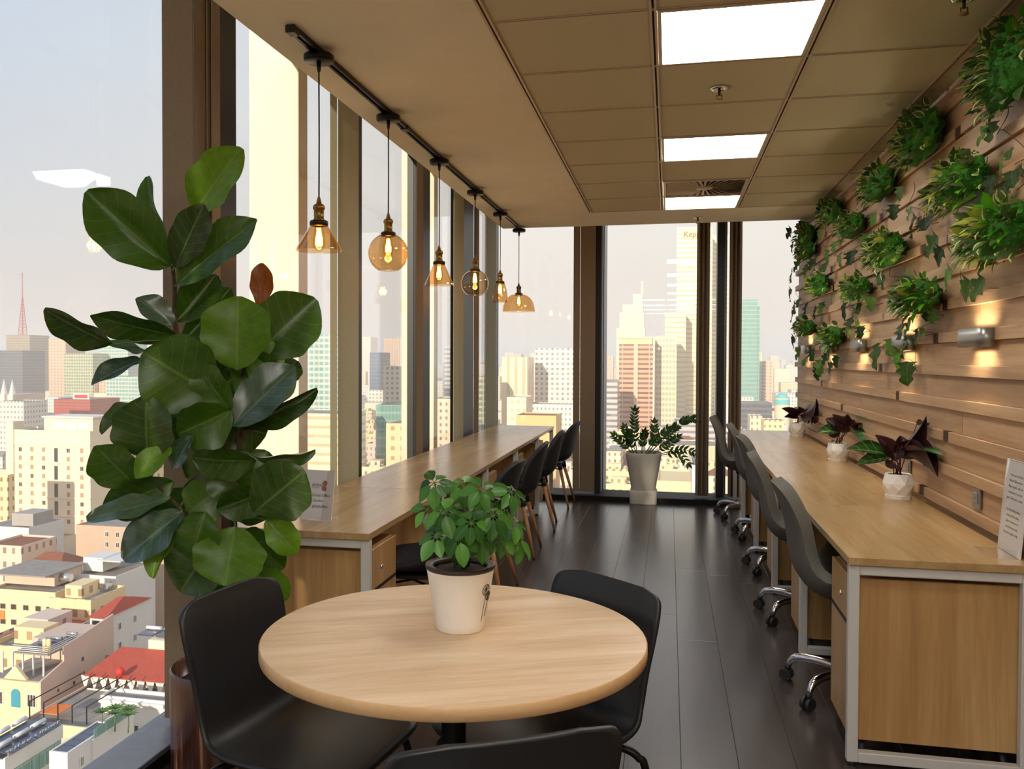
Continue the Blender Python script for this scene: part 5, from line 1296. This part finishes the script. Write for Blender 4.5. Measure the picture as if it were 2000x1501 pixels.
for k in range(11):
    a = 2*PI*k/11; PALM.add(blade(4, 3, lance, .55, .2, 0), Matrix.Translation((0, .05, 2.0)) @ Matrix.Rotation(a, 4, 'Z') @ Matrix.Rotation(.7, 4, 'X') @ Matrix.Diagonal((.35, 1.25, 1.0, 1)))
pmesh = mesh_of(PALM, 'palm_green', 'palm_mesh')
for k in range(5):
    p0 = t.location+Vector((-hw+.8+k*.9, 3.6+(k % 2)*1.4, h-.5)); o = obj('palm_tree', pmesh, None, None, loc=p0); tag(o, 'small green potted palm on the white roof garden', 'tree', 'palms on the roof garden')

# ---- between the left mullions
block('hotel_tower', 'teal glazed hotel tower framed in cream beside the first cone pendant', T, 588, 660, 652, 520, 26, 'f_teal_hotel')
block('car_park', 'striped cream car park below the teal hotel tower', 'building', 560, 668, 806, 380, 30, 'f_cream_band')
block('office_tower', 'navy glass office tower seen past the globe pendant', T, 722, 744, 688, 900, 30, 'f_blue_glass')
block('apartment_tower', 'grey gridded tower with a cream crown past the globe pendant', T, 748, 800, 714, 600, 30, 'f_white_grid')
block('office_tower', 'pale hazy tower pair high behind the globe pendant', T, 750, 790, 660, 1500, 40, 'f_pink_grid')
block('apartment_tower', 'hazy peach tower at the edge of the globe pendant', T, 708, 724, 658, 1600, 40, 'f_peach')
block('warehouse', 'green walled flat warehouse past the globe pendant', 'building', 734, 810, 790, 420, 40, 'f_teal_glass')
block('town_block', 'cream block with a row of small windows above the window desk', 'building', 754, 810, 826, 300, 24, 'f_cream_grid')
block('office_tower', 'striped blue-grey office tower behind the small cone pendant', T, 868, 892, 676, 700, 30, 'f_grey_band')
block('town_block', 'cream low block behind the small globe pendant', 'building', 840, 900, 778, 420, 24, 'f_house_cream')
block('office_tower', 'tan tower in the narrow gap beside the bell pendant', T, 934, 956, 735, 520, 24, 'f_green_grid')

# ---- far window
block('apartment_tower', 'beige tower left of the white gridded hotel', T, 980, 1030, 697, 560, 28, 'f_cream_col')
block('hotel_tower', 'broad white gridded hotel seen above the window desk', T, 1045, 1150, 680, 600, 30, 'f_white_grid')
block('hotel_podium', 'white podium with large dark windows under the gridded hotel', 'building', 1026, 1150, 788, 560, 20, 'f_house_white')
block('town_block', 'peach building with a grey turret roof above the window desk', 'building', 990, 1028, 775, 420, 20, 'f_peach')
block('town_block', 'orange-yellow row of roofs behind the window desk end', 'building', 1008, 1086, 810, 380, 20, 'wall_orange', roof='roof_rust')
t, hw, h = block('skyscraper', 'pale stepped skyscraper with a thin spire in the haze', T, 1204, 1260, 640, 1500, 50, 'f_peach')
for k, (a, b, yt) in enumerate(((1210, 1258, 610), (1216, 1256, 594), (1236, 1255, 574))):
    x0, x1, y, z = site(a, b, yt, 1500); obj('setback', MB().box(x0-t.location.x, x1-t.location.x, 4+k*3, 46-k*3, h-5, z-GZ), 'f_peach', t)
x0, x1, y, z = site(1252, 1256, 548, 1500); obj('spire', MB().box(x0-t.location.x, x1-t.location.x, 20, 24, h, z-GZ), 'f_peach', t)
t, hw, h = block('office_tower', 'brown banded tower with a pale open crown', T, 1206, 1279, 672, 620, 28, 'f_brown_band')
sx_ = 2*hw/73
obj('central_shaft', MB().box(-1.6, 1.6, -1.2, 0, 0, h+.5), 'f_pink_grid', t)
for s in (-1, 1): obj('corner_pier', MB().box(*sorted((s*hw, s*(hw-1.2))), -.5, 1, 0, h+5), 'wall_cream', t); obj('inner_pier', MB().box(*sorted((s*(hw-3.4), s*(hw-4.0))), -.5, 0, 0, h), 'wall_pink', t)
obj('crown', MB().box(-hw+2, hw-2, 2, 24, h-.6, h+4.0), 'wall_yellow', t); obj('crown_slab', MB().box(-hw+1.2, hw-1.2, 1, 26, h+4.0, h+5.4), 'wall_cream', t)
for k in range(7): xx = -hw+2.5+k*(2*hw-5)/6; obj('crown_post', MB().box(xx-.3, xx+.3, 1.4, 2, h-.6, h+4), 'wall_cream', t)
block('office_tower', 'low grey banded tower at the edge of the woven planter window', T, 1184, 1208, 850, 420, 24, 'f_grey_band') if False else block('office_tower', 'grey banded tower at the blue mullion beside the brown tower', T, 1180, 1206, 742, 560, 24, 'f_grey_band')
block('office_tower', 'cream glass tower with vertical fins right of the brown tower', T, 1280, 1322, 655, 640, 30, 'f_cream_glass')
block('office_tower', 'cream banded tower stepping down beside the sign tower', T, 1299, 1340, 609, 690, 30, 'f_cream_band')
t, hw, h = block('skyscraper', 'tallest cream banded skyscraper with a rooftop name sign', T, 1322, 1392, 444, 720, 34, 'f_cream_band')
sg = obj('sign_board', MB().box(-hw+4.6, hw-1, -.5, 0, h-9.5, h-3.2), 'wall_yellow', t)
text('sign_lettering', 'Keppel', 6.2, 'ink_brown', sg, Matrix.Translation((-hw+5.4, -.7, h-8.0)) @ Matrix.Rotation(PI/2, 4, 'X'), .1)
block('skyscraper', 'lower twin of the cream banded skyscraper behind the blinds', T, 1380, 1424, 459, 760, 34, 'f_cream_band')
block('office_podium', 'grey glass podium under the cream skyscraper', 'building', 1318, 1420, 822, 520, 30, 'f_grey_band')
block('town_block', 'long pale building with vertical ribs behind the drooping leaves', 'building', 1286, 1400, 868, 420, 30, 'f_cream_col')
t, hw, h = block('office_tower', 'teal glass tower in the right window', T, 1440, 1480, 585, 820, 34, 'f_teal_glass')
obj('notch', MB().box(hw, hw+2.4, 3, 30, 0, h-6), 'f_teal_glass', t)
block('apartment_tower', 'grey gridded slab right of the teal tower', T, 1480, 1496, 705, 900, 30, 'f_white_grid')
block('apartment_tower', 'plain pale tower beside the gridded slab', T, 1496, 1511, 704, 880, 30, 'f_pink_grid')
block('office_podium', 'dark glass podium below the teal tower', 'building', 1446, 1508, 786, 640, 30, 'f_dark_glass')
for k, (a, b, yt) in enumerate(((1512, 1524, 708), (1526, 1536, 702), (1538, 1546, 709), (1548, 1560, 704))):
    block('apartment_tower', 'far white apartment slab on the hazy skyline of the right window', T, a, b, yt, 3000+k*60, 60, 'f_white_grid', 'white slabs on the right skyline')
x0, x1, y, z = site(1515, 1545, 768, 700)
t = thing('sports_dome', 'turquoise dome roof in the right window', 'building', ((x0+x1)/2, y+8, GZ)); hw = (x1-x0)/2
obj('drum', MB().lathe([(hw, 0), (hw, z-GZ-4)], 32, sm=True), 'wall_cream', t); obj('dome_roof', MB().lathe([(hw+.4, z-GZ-9), (hw, z-GZ-5), (hw*.8, z-GZ-2), (hw*.45, z-GZ-.4), (.01, z-GZ)], 32), 'teal_paint', t)
block('town_block', 'low cream houses above the far end of the plant wall desk', 'building', 1465, 1490, 812, 480, 16, 'f_house_cream')
block('town_block', 'flat cream terrace block left of the farthest calathea', 'building', 1492, 1532, 820, 460, 16, 'f_house_yellow')
t, hw, h = block('market_hall', 'wide flat yellow roofed hall below the woven planter plant', 'building', 1284, 1362, 938, 215, 24, 'wall_yellow', roof='wall_yellow')
block('apartment_block', 'pale apartment block with grid windows at the ribbed blind', 'building', 1352, 1364, 908, 200, 34, 'f_house_white')

# ---- many small houses
FM_ = ['f_house_white', 'f_house_cream', 'f_house_pink', 'f_house_yellow']; RM = ['roof_grey', 'roof_grey', 'roof_rust', 'roof_red', 'roof_grey']
HV = []
rr = random.Random(77)
for v in range(20):
    w_, d_, h_ = rr.uniform(5, 11), rr.uniform(8, 16), rr.choice((9, 12, 12, 16, 19, 23)); q = MB()
    q.box(-w_/2, w_/2, 0, d_, 0, h_)
    if rr.random() < .3:
        q.add(hip(w_/2, d_, h_, rr.uniform(1.6, 2.6)), Matrix.Identity(4)); q.m[-5:] = [1]*5
    else:
        q.box(-w_/2+.2, w_/2-.2, .2, d_-.2, h_, h_+.1, 1); q.box(-w_/2, w_/2, 0, .2, h_, h_+.9); q.box(w_/2-.2, w_/2, .2, d_, h_, h_+.9); q.box(-w_/2, -w_/2+.2, .2, d_, h_, h_+.9)
        q.box(-w_*.3, w_*.2, d_*.4, d_*.8, h_, h_+2.8); q.tube([(w_*.25, d_*.3, h_+1.2), (w_*.42, d_*.3, h_+1.2)], .6, 8, 2)
    HV.append(mesh_of(q, [FM_[v % 4], RM[v % 5], 'tank_steel'], 'house_mesh'))
HLB_ = {0: 'small white plastered house among the crowded roofs', 1: 'small cream house among the crowded roofs', 2: 'small pinkish house among the crowded roofs', 3: 'small yellow house among the crowded roofs'}
cnt = 0
zones = [(-20, 330, 350, 700, 50, 'between the cream hotel and the towers'), (-20, 330, 190, 225, 10, 'below the cream hotel'), (-20, 330, 130, 172, 14, 'behind the gabled house'), (230, 330, 110, 200, 8, 'beside the fig planter'), (560, 660, 300, 900, 16, 'below the teal hotel tower'), (705, 800, 250, 900, 28, 'past the larger globe pendant'), (845, 960, 300, 900, 24, 'past the small pendants'), (985, 1120, 160, 700, 50, 'behind the window desk chairs'), (1180, 1290, 150, 700, 40, 'left of the woven planter'), (1290, 1360, 150, 700, 22, 'right of the woven planter'), (1385, 1450, 160, 700, 22, 'between the ribbed blinds'), (1450, 1560, 500, 1200, 20, 'above the plant wall desk')]
def clear(x, y):
    for b in blds:
        if b[0]-3 < x < b[1]+3 and b[2]-14 < y < b[3]+3: return False
    return True
blds = []
for o in bpy.data.objects:
    if o.type == 'EMPTY' and o.location.z < -20 and 'hw' in o.keys(): blds.append((o.location.x-o['hw'], o.location.x+o['hw'], o.location.y, o.location.y+40))
for (a, b, d0, d1, n, zl) in zones:
    for k in range(n):
        for tr_ in range(12):
            d = math.exp(rr.uniform(math.log(d0), math.log(d1))); p = at(rr.uniform(a, b), 703, d)
            if clear(p.x, p.y): break
        else: continue
        v = rr.randrange(20); s = 1.0
        o = obj('town_house', HV[v], None, None, loc=(p.x, p.y, GZ), rot=(0, 0, rr.choice((0, 0, 0, PI/2))+rr.uniform(-.05, .05)))
        tag(o, 'small %s %s house %s' % (('white', 'cream', 'pinkish', 'yellow')[v % 4], ('grey roofed', 'flat roofed', 'rust roofed', 'red topped', 'low')[v % 5], zl), 'house', 'small houses '+zl)
        if b-a > 0: blds.append((p.x-5, p.x+5, p.y, p.y+10)); cnt += 1
# ---- far city: beyond counting
q = MB()
for k in range(900):
    d = math.exp(rr.uniform(math.log(750), math.log(6500))); p = at(rr.uniform(-60, 1620), 703, d)
    w_ = rr.uniform(10, 30)*(1+d/3000); h_ = rr.choice((8, 12, 15, 20, 26, 34, 50, 70))*rr.uniform(.7, 1.2)
    if h_ > 45 and d < 1200: h_ = 20
    q.box(p.x-w_/2, p.x+w_/2, p.y, p.y+w_, GZ, GZ+h_, rr.randrange(5))
o = obj('distant_city', q, ['f_white_grid', 'f_cream_grid', 'f_pink_grid', 'f_house_white', 'wall_cream']); tag(o, 'hazy mass of distant city blocks out to the horizon', 'city', None, 'stuff')
# ---- trees in the streets
TREE = MB()
for i in range(150):
    a, b = rr.uniform(0, 2*PI), math.acos(rr.uniform(-.5, 1)); r = 3.0*rr.uniform(.75, 1.05)
    c = Vector((r*math.sin(b)*math.cos(a), r*math.sin(b)*math.sin(a), 6.4+r*.75*math.cos(b)))
    TREE.add(blade(2, 3, oval, .2, .2, 0), frame(c, c+Vector((rr.uniform(-1, 1), rr.uniform(-1, 1), rr.uniform(-.6, .8))).normalized()*1.5, Vector((rr.uniform(-1, 1), rr.uniform(-1, 1), 1))) @ Matrix.Diagonal((1.2, 1.5, 1.3, 1)))
TREE.lathe([(.0001, 4.2), (1.8, 4.8), (2.5, 6.2), (2.0, 7.8), (.0001, 8.6)], 10)
TREE.tube([(0, 0, 0), (0, 0, 5.5)], .3, 6)
tmesh = mesh_of(TREE, 'tree_green', 'tree_mesh')
for (a, b, d0, d1, n, lb, g) in ((1185, 1228, 300, 420, 14, 'street tree left of the woven planter in the far window', 'trees left of the woven planter'), (1300, 1360, 270, 330, 16, 'park tree behind the yellow roofed hall', 'park trees behind the yellow hall'), (190, 300, 640, 720, 12, 'dark tree beside the red screened block', 'trees by the red block'), (30, 95, 700, 900, 12, 'dark tree between the antenna tower and the beige tower', 'trees at the foot of the towers'), (708, 745, 330, 430, 12, 'green street tree past the globe pendant', 'trees past the globe pendant')):
    for k in range(n):
        p = at(rr.uniform(a, b), 703, rr.uniform(d0, d1)); o = obj('city_tree', tmesh, None, None, loc=(p.x, p.y, GZ), rot=(0, 0, rr.uniform(0, 6))); s = rr.uniform(1.0, 1.7); o.scale = (s, s, s); tag(o, lb, 'tree', g)
# ---- evening haze over the city
m, t_, out = newmat('haze'); vsn = t_.add('ShaderNodeVolumeScatter', {0: (1.0, .93, .87, 1), 'Density': .00045, 'Anisotropy': 0.0}); t_.l.new(vsn.outputs[0], out.inputs['Volume'])
hz_ = obj('haze', MB().box(-8900, 4900, 60, 7000, GZ+.5, 110), 'haze'); tag(hz_, 'warm evening haze lying over the whole city', 'haze', None, 'stuff')
